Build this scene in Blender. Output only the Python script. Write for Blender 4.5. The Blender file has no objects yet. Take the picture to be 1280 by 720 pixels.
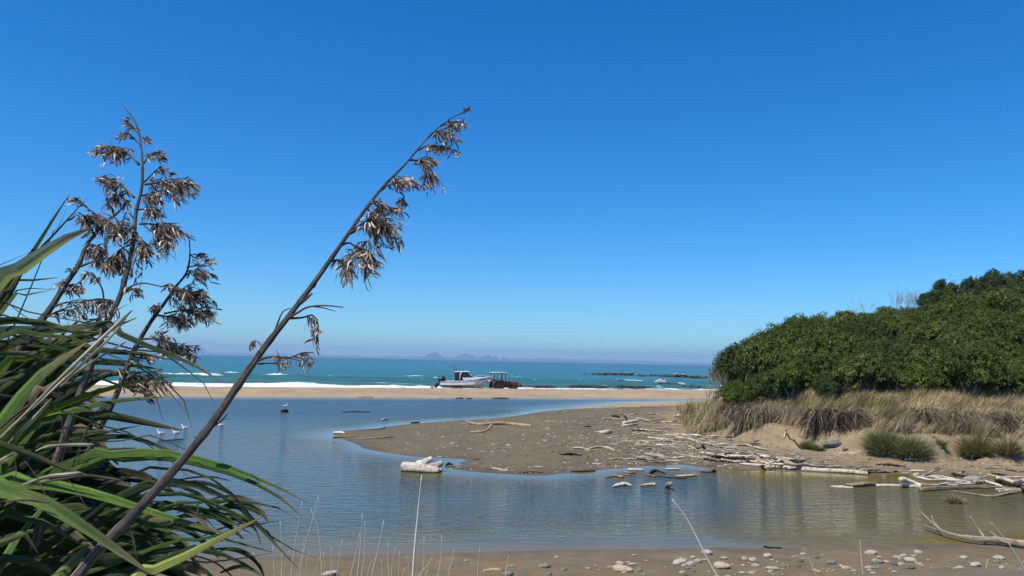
import bpy, math, random
import numpy as np
from mathutils import Vector, Matrix

random.seed(7)
rng = np.random.default_rng(7)
sc = bpy.context.scene
R_ = math.radians

# ------------------------------------------------------------------ camera
CAM = np.array([0.0, 0.0, 3.6]); FPX = 931.0
PITCH, ROLL = R_(5.56), R_(1.2)
cam_data = bpy.data.cameras.new('camera')
cam = bpy.data.objects.new('camera', cam_data)
sc.collection.objects.link(cam)
cam_data.sensor_width = 36; cam_data.lens = 36 * FPX / 1280
cam_data.clip_start = 0.05; cam_data.clip_end = 60000
RM = Matrix.Rotation(R_(90) + PITCH, 4, 'X') @ Matrix.Rotation(ROLL, 4, 'Z')
cam.matrix_world = Matrix.Translation(Vector(CAM)) @ RM
sc.camera = cam
RMn = np.array(RM.to_3x3())

# ------------------------------------------------------------------ light
SUN_EL, SUN_AZ = R_(60), R_(-130)       # azimuth clockwise from +Y: left and a little behind
sun_dir = Vector((math.sin(SUN_AZ) * math.cos(SUN_EL), math.cos(SUN_AZ) * math.cos(SUN_EL), math.sin(SUN_EL)))
ld = bpy.data.lights.new('sun', 'SUN'); ld.energy = 5.0; ld.angle = R_(0.5); ld.color = (1.0, 0.935, 0.82)
lo = bpy.data.objects.new('sun', ld); sc.collection.objects.link(lo)
lo.rotation_euler = (-sun_dir).to_track_quat('-Z', 'Y').to_euler()
lo.location = (0, 0, 60)
world = bpy.data.worlds.new('World'); sc.world = world; world.use_nodes = True
wt = world.node_tree; wt.nodes.clear()
wo = wt.nodes.new('ShaderNodeOutputWorld'); bg = wt.nodes.new('ShaderNodeBackground')
sky = wt.nodes.new('ShaderNodeTexSky'); sky.sky_type = 'NISHITA'; sky.sun_disc = False
sky.sun_elevation = SUN_EL; sky.sun_rotation = SUN_AZ
sky.air_density = 1.0; sky.dust_density = 0.0; sky.ozone_density = 10.0; sky.altitude = 0
hsv = wt.nodes.new('ShaderNodeHueSaturation'); hsv.inputs['Saturation'].default_value = 1.26
tintn = wt.nodes.new('ShaderNodeMix'); tintn.data_type = 'RGBA'; tintn.blend_type = 'MULTIPLY'; tintn.inputs[0].default_value = 1.0; tintn.inputs[7].default_value = (0.74, 1.06, 1.16, 1)
wt.links.new(sky.outputs[0], hsv.inputs['Color']); wt.links.new(hsv.outputs[0], tintn.inputs[6]); wt.links.new(tintn.outputs[2], bg.inputs[0])
bg.inputs[1].default_value = 0.115
wt.links.new(bg.outputs[0], wo.inputs[0])
sc.view_settings.view_transform = 'Standard'; sc.view_settings.look = 'None'
sc.view_settings.exposure = 0.2; sc.view_settings.gamma = 1.0; sc.view_settings.use_curve_mapping = False
sc.render.engine = 'CYCLES'
sc.cycles.max_bounces = 6; sc.cycles.diffuse_bounces = 2; sc.cycles.glossy_bounces = 3
sc.cycles.transmission_bounces = 3; sc.cycles.transparent_max_bounces = 6; sc.cycles.volume_bounces = 0
sc.cycles.use_denoising = True

# ------------------------------------------------------------------ picture -> world helpers
def ray(px, py):
    v = np.array([(px - 640) / FPX, -(py - 360) / FPX, -1.0])
    return RMn @ v
def G(px, py, z=0.0):
    v = ray(px, py); t = (z - CAM[2]) / v[2]
    return CAM + v * t
def W(px, py, d):
    v = ray(px, py); return CAM + v * (d / v[1])
def horizon(px): return 450.7 + 0.021 * (px - 640)

# ------------------------------------------------------------------ noise
_tab = np.random.default_rng(3).random((256, 256))
def vnoise(x, y):
    x = np.asarray(x, float); y = np.asarray(y, float)
    xi = np.floor(x).astype(int); yi = np.floor(y).astype(int)
    fx = x - xi; fy = y - yi; fx = fx * fx * (3 - 2 * fx); fy = fy * fy * (3 - 2 * fy)
    a = _tab[xi & 255, yi & 255]; b = _tab[(xi + 1) & 255, yi & 255]
    c = _tab[xi & 255, (yi + 1) & 255]; d = _tab[(xi + 1) & 255, (yi + 1) & 255]
    return (a * (1 - fx) + b * fx) * (1 - fy) + (c * (1 - fx) + d * fx) * fy
def fbm(x, y, o=4):
    s = 0; a = 0.5
    for i in range(o):
        s = s + a * vnoise(x * 2 ** i + 17.3 * i, y * 2 ** i + 5.1 * i); a *= 0.5
    return s / (1 - 0.5 ** o)
def sstep(a, b, x):
    t = np.clip((x - a) / (b - a), 0, 1); return t * t * (3 - 2 * t)

# ------------------------------------------------------------------ object helpers
def link(o): sc.collection.objects.link(o); return o
def tag(o, label=None, cat=None, group=None, kind=None):
    if label: o['label'] = label
    if cat: o['category'] = cat
    if group: o['group'] = group
    if kind: o['kind'] = kind
    return o
def empty(name, loc):
    o = bpy.data.objects.new(name, None); o.location = loc; o.empty_display_size = 0.2
    return link(o)
def mesh_data(name, V, F, col=None, uv=None, smooth=True, mats=(), attrs=None):
    """V (N,3); F (M,k) array or list of lists"""
    me = bpy.data.meshes.new(name)
    V = np.asarray(V, dtype=np.float32)
    if isinstance(F, np.ndarray):
        n, k = F.shape
        me.vertices.add(len(V)); me.vertices.foreach_set('co', V.ravel())
        me.loops.add(n * k); me.loops.foreach_set('vertex_index', F.astype(np.int32).ravel())
        me.polygons.add(n)
        me.polygons.foreach_set('loop_start', np.arange(0, n * k, k, dtype=np.int32))
        me.polygons.foreach_set('loop_total', np.full(n, k, dtype=np.int32))
        me.update(calc_edges=True); me.validate()
    else:
        me.from_pydata(V.tolist(), [], F)
    if smooth: me.polygons.foreach_set('use_smooth', np.ones(len(me.polygons), dtype=bool))
    if col is not None:
        ca = me.color_attributes.new('tint', 'FLOAT_COLOR', 'POINT')
        c = np.ones((len(V), 4), dtype=np.float32); c[:, :3] = col
        ca.data.foreach_set('color', c.ravel())
    if attrs:
        for k2, a in attrs.items():
            at = me.attributes.new(k2, 'FLOAT', 'POINT'); at.data.foreach_set('value', np.asarray(a, dtype=np.float32))
    if uv is not None:
        l = me.uv_layers.new(name='UVMap')
        vi = np.empty(len(me.loops), dtype=np.int32); me.loops.foreach_get('vertex_index', vi)
        l.data.foreach_set('uv', np.asarray(uv, dtype=np.float32)[vi].ravel())
    for m in mats: me.materials.append(m)
    me.update()
    return me
def mobj(name, me, parent=None, loc=None):
    o = bpy.data.objects.new(name, me); link(o)
    if parent: o.parent = parent
    if loc is not None: o.location = loc
    return o

class MB:
    """collects simple shapes into one mesh"""
    def __init__(s): s.V = []; s.F = []; s.C = []; s.UV = []
    def add(s, V, F, col=(1, 1, 1), uv=None):
        n = len(s.V); s.V += [tuple(v) for v in V]; s.F += [[i + n for i in f] for f in F]
        s.C += [tuple(col)] * len(V) if not isinstance(col, np.ndarray) or col.ndim == 1 else [tuple(c) for c in col]
        s.UV += [(0, 0)] * len(V) if uv is None else [tuple(u) for u in uv]
    def box(s, c, d, rot=None, col=(1, 1, 1), taper=1.0, bev=0.0):
        c = Vector(c); hx, hy, hz = d[0] / 2, d[1] / 2, d[2] / 2
        b = min(bev, hx * .9, hy * .9, hz * .9)
        vs = []
        if b <= 0:
            for z, t in ((-hz, 1), (hz, taper)):
                for x, y in ((-hx, -hy), (hx, -hy), (hx, hy), (-hx, hy)): vs.append(Vector((x * t, y * t, z)))
            fs = [[0, 3, 2, 1], [4, 5, 6, 7], [0, 1, 5, 4], [1, 2, 6, 5], [2, 3, 7, 6], [3, 0, 4, 7]]
        else:
            rings = [(-hz, b), (-hz + b, 0), (hz - b, 0), (hz, b)]
            for k, (z, i) in enumerate(rings):
                t = taper if k > 1 else 1
                X, Y = (hx - i) * t, (hy - i) * t
                cb = b * (0 if i else 1) + (b * .4 if i else 0)
                for x, y in ((-X + cb, -Y), (X - cb, -Y), (X, -Y + cb), (X, Y - cb), (X - cb, Y), (-X + cb, Y), (-X, Y - cb), (-X, -Y + cb)):
                    vs.append(Vector((x, y, z)))
            fs = [[7, 6, 5, 4, 3, 2, 1, 0], [24 + i for i in range(8)]]
            for k in range(3):
                for i in range(8):
                    j = (i + 1) % 8; fs.append([k * 8 + i, k * 8 + j, k * 8 + 8 + j, k * 8 + 8 + i])
        M = rot if rot is not None else Matrix.Identity(3)
        s.add([c + M @ v for v in vs], fs, col)
    def tube(s, pts, rad, n=8, col=(1, 1, 1), cap=True, irr=0.0, seed=0):
        V, F, UV = sweep(pts, rad, n, irr, seed, cap); s.add(V, F, col, UV)
    def cyl(s, a, b, r, n=16, col=(1, 1, 1), r2=None):
        s.tube([a, b], [r, r if r2 is None else r2], n, col)
    def loft(s, rings, col=(1, 1, 1), cap=True, closed=True):
        n = len(rings[0]); V = [p for r in rings for p in r]; F = []
        for k in range(len(rings) - 1):
            for i in range(n if closed else n - 1):
                j = (i + 1) % n; F.append([k * n + i, k * n + j, (k + 1) * n + j, (k + 1) * n + i])
        if cap: F.append(list(range(n))[::-1]); F.append([(len(rings) - 1) * n + i for i in range(n)])
        s.add(V, F, col)
    def build(s, name, mat, parent=None, smooth=True, loc=None, autos=None):
        me = mesh_data(name, s.V, s.F, col=np.array(s.C) if s.C else None, uv=np.array(s.UV), smooth=smooth, mats=[mat])
        if autos: 
            try: me.set_sharp_from_angle(angle=R_(autos))
            except Exception: pass
        return mobj(name, me, parent, loc)

def sweep(pts, rad, n=8, irr=0.0, seed=0, cap=True):
    P = [Vector(p) for p in pts]; m = len(P)
    V = []; F = []; UV = []
    up = Vector((0.13, 0.21, 0.97)); L = 0
    r0 = random.Random(seed)
    prof = [1 + irr * (r0.random() * 2 - 1) for _ in range(n)]
    prev = None
    for i in range(m):
        T = (P[min(i + 1, m - 1)] - P[max(i - 1, 0)]).normalized() if m > 1 else Vector((0, 0, 1))
        if prev is None:
            S = T.cross(up)
            if S.length < 1e-3: S = T.cross(Vector((1, 0, 0)))
            S.normalize()
        else:
            S = (prev - T * prev.dot(T))
            if S.length < 1e-6: S = T.cross(up)
            S.normalize()
        prev = S; B = T.cross(S)
        if i: L += (P[i] - P[i - 1]).length
        for k in range(n):
            a = 2 * math.pi * k / n
            rr = rad[i] * prof[k] * (1 + irr * .5 * (r0.random() * 2 - 1))
            V.append(P[i] + (S * math.cos(a) + B * math.sin(a)) * rr)
            UV.append((k / n, L / 0.3))
    for i in range(m - 1):
        for k in range(n):
            j = (k + 1) % n; F.append([i * n + k, i * n + j, (i + 1) * n + j, (i + 1) * n + k])
    if cap:
        F.append([k for k in range(n)][::-1]); F.append([(m - 1) * n + k for k in range(n)])
    return V, F, UV

def crom(P, n):
    """Catmull-Rom through points, n samples"""
    P = [np.asarray(p, float) for p in P]
    if len(P) == 2: return [P[0] + (P[1] - P[0]) * i / (n - 1) for i in range(n)]
    Q = [2 * P[0] - P[1]] + P + [2 * P[-1] - P[-2]]
    seg = [np.linalg.norm(P[i + 1] - P[i]) for i in range(len(P) - 1)]; tot = sum(seg) + 1e-9
    cum = [0]
    for s in seg: cum.append(cum[-1] + s)
    out = []
    for k in range(n):
        s = tot * k / (n - 1); i = 0
        while i < len(seg) - 1 and s > cum[i + 1]: i += 1
        t = (s - cum[i]) / (seg[i] + 1e-9)
        a, b, c, d = Q[i], Q[i + 1], Q[i + 2], Q[i + 3]
        out.append(0.5 * ((2 * b) + (c - a) * t + (2 * a - 5 * b + 4 * c - d) * t * t + (3 * b - a - 3 * c + d) * t ** 3))
    return out

# ------------------------------------------------------------------ materials
def new_mat(name):
    m = bpy.data.materials.new(name); m.use_nodes = True
    nt = m.node_tree; b = nt.nodes['Principled BSDF']
    return m, nt, b
def N(nt, t, **kw):
    n = nt.nodes.new(t)
    for k, v in kw.items(): setattr(n, k, v)
    return n
def mixc(nt, a, b, fac, mode='MIX'):
    m = N(nt, 'ShaderNodeMix', data_type='RGBA', blend_type=mode)
    for s, v in ((0, fac), (6, a), (7, b)):
        if isinstance(v, (int, float)): m.inputs[s].default_value = v
        elif isinstance(v, tuple): m.inputs[s].default_value = (*v, 1)
        else: nt.links.new(v, m.inputs[s])
    return m.outputs[2]
def math_(nt, op, a, b=None, c=None):
    m = N(nt, 'ShaderNodeMath', operation=op)
    for s, v in ((0, a), (1, b), (2, c)):
        if v is None: continue
        if isinstance(v, (int, float)): m.inputs[s].default_value = v
        else: nt.links.new(v, m.inputs[s])
    return m.outputs[0]
def ramp(nt, f, stops):
    r = N(nt, 'ShaderNodeValToRGB'); e = r.color_ramp.elements
    while len(e) < len(stops): e.new(0.5)
    for i, (p, c) in enumerate(stops):
        e[i].position = p; e[i].color = (*c, 1) if isinstance(c, tuple) else (c, c, c, 1)
    nt.links.new(f, r.inputs[0]); return r.outputs[0]
def noise(nt, scale, detail=4, rough=.55, vec=None, dist=0):
    n = N(nt, 'ShaderNodeTexNoise'); n.inputs['Scale'].default_value = scale; n.inputs['Detail'].default_value = detail
    n.inputs['Roughness'].default_value = rough; n.inputs['Distortion'].default_value = dist
    if vec is not None: nt.links.new(vec, n.inputs['Vector'])
    return n.outputs[0]
def mapping(nt, vec, scale=(1, 1, 1), rot=(0, 0, 0)):
    m = N(nt, 'ShaderNodeMapping'); m.inputs['Scale'].default_value = scale; m.inputs['Rotation'].default_value = rot
    nt.links.new(vec, m.inputs[0]); return m.outputs[0]
def bump(nt, b, h, dist, strength=1.0):
    n = N(nt, 'ShaderNodeBump'); n.inputs['Distance'].default_value = dist
    if isinstance(strength, (int, float)): n.inputs['Strength'].default_value = strength
    else: nt.links.new(strength, n.inputs['Strength'])
    nt.links.new(h, n.inputs['Height']); nt.links.new(n.outputs[0], b.inputs['Normal']); return n
def pos(nt): return N(nt, 'ShaderNodeNewGeometry').outputs['Position']
def objc(nt): return N(nt, 'ShaderNodeTexCoord').outputs['Object']
def attr(nt, name, out='Fac'): return N(nt, 'ShaderNodeAttribute', attribute_name=name).outputs[out]

def simple(name, col, rough=.6, metal=0, nscale=8, var=.25, bmp=0.0):
    m, nt, b = new_mat(name)
    f = noise(nt, nscale, 5, .6, objc(nt))
    dark = tuple(c * (1 - var) for c in col); light = tuple(min(1, c * (1 + var)) for c in col)
    nt.links.new(ramp(nt, f, [(.3, dark), (.7, light)]), b.inputs['Base Color'])
    b.inputs['Roughness'].default_value = rough; b.inputs['Metallic'].default_value = metal
    if bmp: bump(nt, b, f, bmp)
    return m
def tinted(name, rough=.7, var=.3, nscale=30, transl=0.0, bmp=0.0, spec=.3):
    m, nt, b = new_mat(name)
    f = noise(nt, nscale, 4, .6, objc(nt))
    c = mixc(nt, attr(nt, 'tint', 'Color'), ramp(nt, f, [(.3, 1 - var), (.7, 1 + 0 * var)]), 1.0, 'MULTIPLY')
    nt.links.new(c, b.inputs['Base Color']); b.inputs['Roughness'].default_value = rough
    b.inputs['Specular IOR Level'].default_value = spec
    if bmp: bump(nt, b, f, bmp)
    if transl:
        t = N(nt, 'ShaderNodeBsdfTranslucent'); nt.links.new(c, t.inputs[0])
        mx = N(nt, 'ShaderNodeMixShader'); mx.inputs[0].default_value = transl
        nt.links.new(b.outputs[0], mx.inputs[1]); nt.links.new(t.outputs[0], mx.inputs[2])
        nt.links.new(mx.outputs[0], nt.nodes['Material Output'].inputs[0])
    return m

# ================================================================== GROUND SHAPE
near_px = [(0, 702), (150, 700), (300, 697), (400, 695), (520, 692), (640, 689), (760, 686), (860, 685), (960, 685), (1080, 681), (1180, 680), (1280, 679)]
right_px = [(1280, 601), (1240, 598), (1200, 596), (1160, 596), (1130, 592), (1095, 594), (1060, 592), (1000, 590), (960, 588.5), (930, 589), (905, 586), (880, 584.5), (855, 581),
            (820, 582.5), (795, 583.5), (765, 586.5), (730, 590), (700, 592), (680, 595), (640, 593), (600, 591), (575, 588), (562, 586),
            (570, 583), (578, 580.5), (570, 578.5), (583, 576), (578, 574), (560, 573), (520, 571), (480, 566), (455, 560), (440, 553), (418, 546), (417, 541),
            (435, 538), (470, 536), (500, 531), (540, 528), (560, 526), (600, 524), (640, 520.5), (680, 514), (700, 512.5), (730, 509), (755, 506.5), (780, 503.5), (820, 502.5), (865, 501.5), (900, 501)]
far_px = [(900, 499), (866, 498.5), (780, 498), (680, 497.5), (600, 497.3), (520, 497), (400, 496.5), (300, 496), (220, 495.5), (100, 494), (0, 492.5)]
near_w = [G(*p)[:2] for p in near_px]
right_w = [G(*p)[:2] for p in right_px]
far_w = [G(*p)[:2] for p in far_px]
LAG = np.array([(-60., 12.)] + [(-25., 13.2)] + near_w + [(20., 13.6), (50., 12.)] + [(50., 20.), (30., 22.)] + right_w + [(26., 73.5), (55., 76.), (55., 80.), (30, 79.)] + far_w + [(-90., 62.), (-90., 12.)])
dune_px = [(1280, 580), (1240, 579), (1200, 577), (1160, 574), (1100, 571), (1040, 566), (1000, 562), (960, 559), (925, 556), (900, 552), (876, 546), (862, 537), (862, 522), (867, 506)]
DUNE = np.array([(60., 20.), (30., 21.5), (22., 24.)] + [G(*p, 0.3)[:2] for p in dune_px] + [(19., 66.), (27., 71.), (60., 73.)])
crest_px = [(0, 479), (250, 483.5), (520, 485.2), (680, 486.4), (866, 487.5)]
CR = np.array([(-200., 62.)] + [(-100., 68.)] + [G(*p, 0.42)[:2] for p in crest_px] + [(60., 98.), (200., 100.)])

def seg_dist(x, y, poly, closed=True):
    x = np.asarray(x, float); y = np.asarray(y, float)
    d = np.full(x.shape, 1e9); inside = np.zeros(x.shape, bool); n = len(poly)
    for i in range(n if closed else n - 1):
        ax, ay = poly[i]; bx, by = poly[(i + 1) % n]
        ex, ey = bx - ax, by - ay; l2 = ex * ex + ey * ey + 1e-12
        t = np.clip(((x - ax) * ex + (y - ay) * ey) / l2, 0, 1)
        d = np.minimum(d, (x - ax - t * ex) ** 2 + (y - ay - t * ey) ** 2)
        if closed:
            c = ((ay > y) != (by > y)); xx = ax + (y - ay) * ex / (ey if abs(ey) > 1e-12 else 1e-12)
            inside ^= (c & (x < xx))
    return np.sqrt(d), inside
def land_d(x, y):                      # positive on land
    d, ins = seg_dist(x, y, LAG); return np.where(ins, -d, d)
def dune_d(x, y):
    d, ins = seg_dist(x, y, DUNE); return np.where(ins, d, -d)

sil = np.array([(860, 492), (880, 480), (893, 460), (905, 441), (925, 422), (945, 410), (975, 400), (1000, 396), (1040, 391), (1080, 389), (1120, 382), (1160, 376), (1200, 366), (1240, 358), (1280, 352), (1420, 335), (1800, 330)], float)
sil_u = (sil[:, 0] - 640) / FPX; sil_S = (horizon(sil[:, 0]) - sil[:, 1]) / FPX
def F_front(u): return np.interp(u, [0.2, 0.26, 0.39, 0.69, 1.2], [44, 42, 36, 33.5, 31])
DEPTH = 15.0
def hill(x, y):
    u = x / np.maximum(y, 1); F = F_front(u); t = (y - F) / DEPTH
    S = np.interp(u, sil_u, sil_S)
    top = 3.6 + S * (F + DEPTH) - 1.9
    base = 2.2
    z = base + (np.maximum(top, 1.6) - base) * sstep(-0.05, 1.0, t)
    z = np.where(t > 1, z - (t - 1) * 2.5, z)
    return z, t, u
def ground_z(x, y):
    x = np.asarray(x, float); y = np.asarray(y, float)
    wob = (fbm(x * .9, y * .9, 3) - .5) * .5
    d = land_d(x, y) + wob * .35
    near = y < 17.5
    bar = y > np.interp(x, [-100, -13, -6, 2, 12, 25], [58, 55, 55, 58, 60, 72]) - 1
    zw = -np.minimum(np.abs(d) * .12, .7)
    # spit and right bank
    zs = np.minimum(np.maximum(d, 0) * .055, .28) + (fbm(x * .35, y * .35, 3) - .5) * .10 * np.clip(d * .3, 0, 1)
    # near beach, climbing to the bank the viewer stands on
    zn = .045 * np.maximum(d, 0) + 1.9 * sstep(3.6, 10.8, d)
    zn = zn + (fbm(x * .6, y * .6, 3) - .5) * .07 * np.clip(d * .5, 0, 1)
    # far bar
    cy = np.interp(x, CR[:, 0], CR[:, 1])
    tb = y - cy
    zb = np.where(tb < 0, np.minimum(.055 * np.maximum(d, 0), .42) + .0 * d, .42 - .10 * np.maximum(tb - 1, 0))
    zb = zb + (fbm(x * .3, y * .3, 3) - .5) * .05 * np.clip(d * .3, 0, 1)
    zb = np.maximum(zb, -6)
    zl = np.where(near, zn, np.where(bar, zb, zs))
    z = np.where(d < 0, zw, zl)
    # beyond the crest there is only beach and sea bed
    z = np.where((tb > 2), zb, z)
    dd = dune_d(x, y) + (fbm(x * .7 + 9, y * .7, 4) - .5) * 2.6
    u = x / np.maximum(y, 1)
    zh, t, _ = hill(x, y)
    scarp = .22 + .85 * sstep(.3, 2.2, dd) + .12 * (fbm(x * 1.7, y * 1.7, 3) - .5)
    brow = .95 * sstep(2.0, 6.5, dd)
    zd = scarp + brow
    zd = zd + (np.maximum(zh, 2.0) - 2.0) * sstep(3, 10, dd)
    zd = zd + (fbm(x * .8, y * .8, 4) - .5) * .35 * sstep(1, 4, dd)
    w = sstep(-1.2, .8, dd)
    z = np.where((dd > -1.2) & (y > 17.5), z * (1 - w) + np.maximum(zd, z) * w, z)
    return z
def gz1(x, y): return float(ground_z(np.array([x]), np.array([y]))[0])
_ys = np.concatenate([[9.0], np.geomspace(10.5, 125, 420)])
def GT(px, py, lift=0.0):
    """first place where the line of sight through (px, py) meets the ground or the water"""
    v = ray(px, py); v = v / v[1]
    X = v[0] * _ys; Z = CAM[2] + v[2] * _ys
    H = np.maximum(ground_z(X, _ys), 0.0); below = Z <= H
    if not below.any(): p = G(px, py, 0.2)
    else:
        i = int(np.argmax(below)); 
        if i == 0: y = _ys[0]
        else:
            a = Z[i - 1] - H[i - 1]; b = H[i] - Z[i]; y = _ys[i - 1] + (_ys[i] - _ys[i - 1]) * a / (a + b + 1e-9)
        p = np.array([v[0] * y, y, 0])
    return np.array([p[0], p[1], max(gz1(p[0], p[1]), 0.0) + lift])

def polar_grid(a0, a1, na, radii):
    A = np.linspace(a0, a1, na); R = np.asarray(radii)
    X = np.outer(R, np.sin(A)); Y = np.outer(R, np.cos(A))
    idx = np.arange(len(R) * na).reshape(len(R), na)
    F = np.stack([idx[:-1, :-1], idx[:-1, 1:], idx[1:, 1:], idx[1:, :-1]], -1).reshape(-1, 4)
    return X.ravel(), Y.ravel(), F
def compact(V, F, *arrs):
    used = np.unique(F); mp = -np.ones(len(V), int); mp[used] = np.arange(len(used))
    return V[used], mp[F], [a[used] for a in arrs]

# ---- sand material
def sand_material():
    m, nt, b = new_mat('sand')
    P = pos(nt)
    base = attr(nt, 'tint', 'Color'); wet = attr(nt, 'wet')
    n1 = noise(nt, 2.2, 6, .65, P); n2 = noise(nt, 38, 3, .7, P); n3 = noise(nt, .35, 4, .6, P)
    c = mixc(nt, base, ramp(nt, n1, [(.3, .72), (.72, 1.12)]), 1.0, 'MULTIPLY')
    c = mixc(nt, c, ramp(nt, n3, [(.3, .85), (.7, 1.08)]), 1.0, 'MULTIPLY')
    c = mixc(nt, c, ramp(nt, n2, [(.32, .62), (.5, 1.0), (.75, 1.22)]), .55, 'MULTIPLY')
    c = mixc(nt, c, (.48, .44, .40), math_(nt, 'MULTIPLY', wet, .62), 'MULTIPLY')
    nt.links.new(c, b.inputs['Base Color'])
    r = math_(nt, 'SUBTRACT', .95, math_(nt, 'MULTIPLY', wet, .45)); nt.links.new(r, b.inputs['Roughness'])
    b.inputs['Specular IOR Level'].default_value = .25
    h = math_(nt, 'ADD', math_(nt, 'MULTIPLY', noise(nt, 5, 8, .72, P), 1.6), math_(nt, 'MULTIPLY', n2, .3))
    dry = math_(nt, 'SUBTRACT', 1.05, wet)
    bump(nt, b, h, .05, dry)
    return m
SAND = sand_material()

def build_ground():
    rad = np.concatenate([[0.0, 1.2], np.geomspace(2.0, 11, 46), 3.6 / np.tan(np.linspace(R_(17.8), R_(1.9), 560))[1:], np.geomspace(112, 420, 20), [1000, 3000, 14000]])
    rad = np.unique(rad)
    X, Y, F = polar_grid(R_(-44), R_(44), 760, rad)
    Xb, Yb, Fb = polar_grid(R_(44), R_(316), 60, rad[::14])
    X = np.concatenate([X, Xb]); Y = np.concatenate([Y, Yb]); F = np.concatenate([F, Fb + len(X) - len(Xb)])
    Z = ground_z(X, Y)
    r = np.hypot(X, Y)
    Z = np.where((Y < 6) & (X > -1e9) & (Y < 0), 2.0 + .1 * fbm(X, Y), Z)
    Z = np.where(r > 300, np.where(Y > 60, -8, np.where(Y < 20, 2.0, Z)), Z)
    d = land_d(X, Y) + (fbm(X * .8, Y * .8, 3) - .5) * .8
    dd = dune_d(X, Y) + (fbm(X * .7 + 9, Y * .7, 4) - .5) * 2.6
    near = Y < 17.5
    bar = Y > np.interp(X, [-100, -13, -6, 2, 12, 25], [58, 55, 55, 58, 60, 72]) - 1
    spit = np.array([.178, .138, .078]); gold = np.array([.42, .305, .185]); dune = np.array([.34, .26, .155]); shore = np.array([.225, .168, .094]); litter = np.array([.10, .09, .05])
    C = np.tile(spit, (len(X), 1))
    C[near] = shore; C[bar] = gold
    # the spit dries and pales away from the water and towards the dune
    w = (sstep(-3.5, 1.2, dd) * ~near * ~bar)[:, None]
    C = C * (1 - w) + dune * w
    w = (sstep(4.0, 8.0, dd) * (Y > 20))[:, None]; C = C * (1 - w) + litter * w
    w = ((sstep(1.5, 5, d) * .3) * near)[:, None]; C = C * (1 - w) + np.array([.36, .29, .20]) * w
    w = (sstep(.50, .62, fbm(X * 1.1 + 70, Y * 1.1, 4)) * sstep(-1, 1.5, dd) * (1 - sstep(4, 6, dd)) * .55 * (Y > 18))[:, None]; C = C * (1 - w) + np.array([.20, .155, .105]) * w
    wet = np.clip(1 - sstep(0.0, 1.3, d), 0, 1) * np.where(bar, .5, 1.0)
    wet = np.maximum(wet, .32 * (1 - sstep(1.5, 6.0, d)) * ~bar)
    tide = np.exp(-((((d + .9 * fbm(X * .4, Y * .4 + 33, 3)) % 1.9) - .6) / .16) ** 2) * (d > .8) * (d < 7) * ~bar
    wet = np.maximum(wet, .38 * tide * sstep(.42, .6, fbm(X * .5 + 60, Y * .9, 3)))
    wet = np.maximum(wet, .5 * sstep(.56, .68, fbm(X * .35 + 21, Y * .8 + 3, 4)) * ~bar)
    wet = np.where(bar, np.maximum(wet, .45 * sstep(.5, .66, fbm(X * .10, Y * 1.1, 4))), wet)
    wet = np.where(dd > 0, 0, wet)
    cy = np.interp(X, CR[:, 0], CR[:, 1]); wet = np.where(Y - cy > 6, 1, wet)
    me = mesh_data('ground', np.stack([X, Y, Z], 1), F, col=C, mats=[SAND], attrs={'wet': wet})
    tag(mobj('ground', me), kind='structure')
build_ground()

# ================================================================== WATER
def lagoon_material():
    m, nt, b = new_mat('lagoon_water')
    P = pos(nt); dep = attr(nt, 'depth'); calm = attr(nt, 'calm')
    c = ramp(nt, dep, [(0.0, (.165, .122, .040)), (.10, (.112, .094, .026)), (.35, (.066, .076, .050)), (1.0, (.052, .082, .086))])
    nt.links.new(c, b.inputs['Base Color'])
    rg = attr(nt, 'ruffle'); nt.links.new(rg, b.inputs['Roughness']); b.inputs['IOR'].default_value = 1.33
    v = mapping(nt, P, (1.7, 4.6, 1), (0, 0, R_(-9)))
    v2 = mapping(nt, P, (.32, 1.15, 1), (0, 0, R_(14)))
    w1 = noise(nt, 1.0, 3, .5, v, .5); w2 = noise(nt, 1.0, 3, .5, v2, .3)
    v3 = mapping(nt, P, (4, 11, 1), (0, 0, R_(6)))
    w3 = noise(nt, 1.0, 2, .5, v3)
    h = math_(nt, 'ADD', math_(nt, 'MULTIPLY', w1, .085), math_(nt, 'MULTIPLY', w2, .03))
    h = math_(nt, 'ADD', h, math_(nt, 'MULTIPLY', w3, .036))
    bn = bump(nt, b, h, 1.0, calm)
    return m
def build_lagoon():
    rad = 3.6 / np.tan(np.linspace(R_(17.0), R_(2.3), 420)); rad = np.concatenate([rad])
    X, Y, F = polar_grid(R_(-44), R_(44), 420, rad)
    d = land_d(X, Y)
    cy = np.interp(X, CR[:, 0], CR[:, 1])
    ok = (d < .9) & (Y < cy - 1.0)
    F = F[ok[F].all(1)]
    V = np.stack([X, Y, np.zeros_like(X)], 1)
    V, F, (d, X, Y) = compact(V, F, d, X, Y)
    depth = np.clip(-d * .16 + (fbm(X * .3, Y * .3) - .5) * .35 * np.clip(-d, 0, 1), 0, 1)
    # the creek on the right stays shallow and brown
    depth = depth * (1 - .75 * sstep(4, 9, X) * (Y < 40))
    calm = sstep(.1, 2.6, -d + (fbm(X * .2, Y * .5) - .5) * 1.5)
    lee = sstep(-.5, 3, -d); 
    far = sstep(44, 60, Y)
    band = 1 - sstep(0.5, 6.5, -d + (fbm(X * .15, Y * .3) - .5) * 3)
    calm = np.clip(.07 + .93 * calm, 0, 1) * np.interp(fbm(X * .12, Y * .25, 3), [.3, .55, .7], [.75, 1.0, 1.05]) * (1 - .45 * far)
    ruffle = .05 + .27 * sstep(26, 52, Y) * sstep(.3, np.where(Y > 56, 6.0, 2.5), -d)
    me = mesh_data('lagoon', V, F, mats=[lagoon_material()], attrs={'depth': depth, 'calm': calm, 'ruffle': ruffle})
    tag(mobj('lagoon', me), kind='structure')
build_lagoon()

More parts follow.
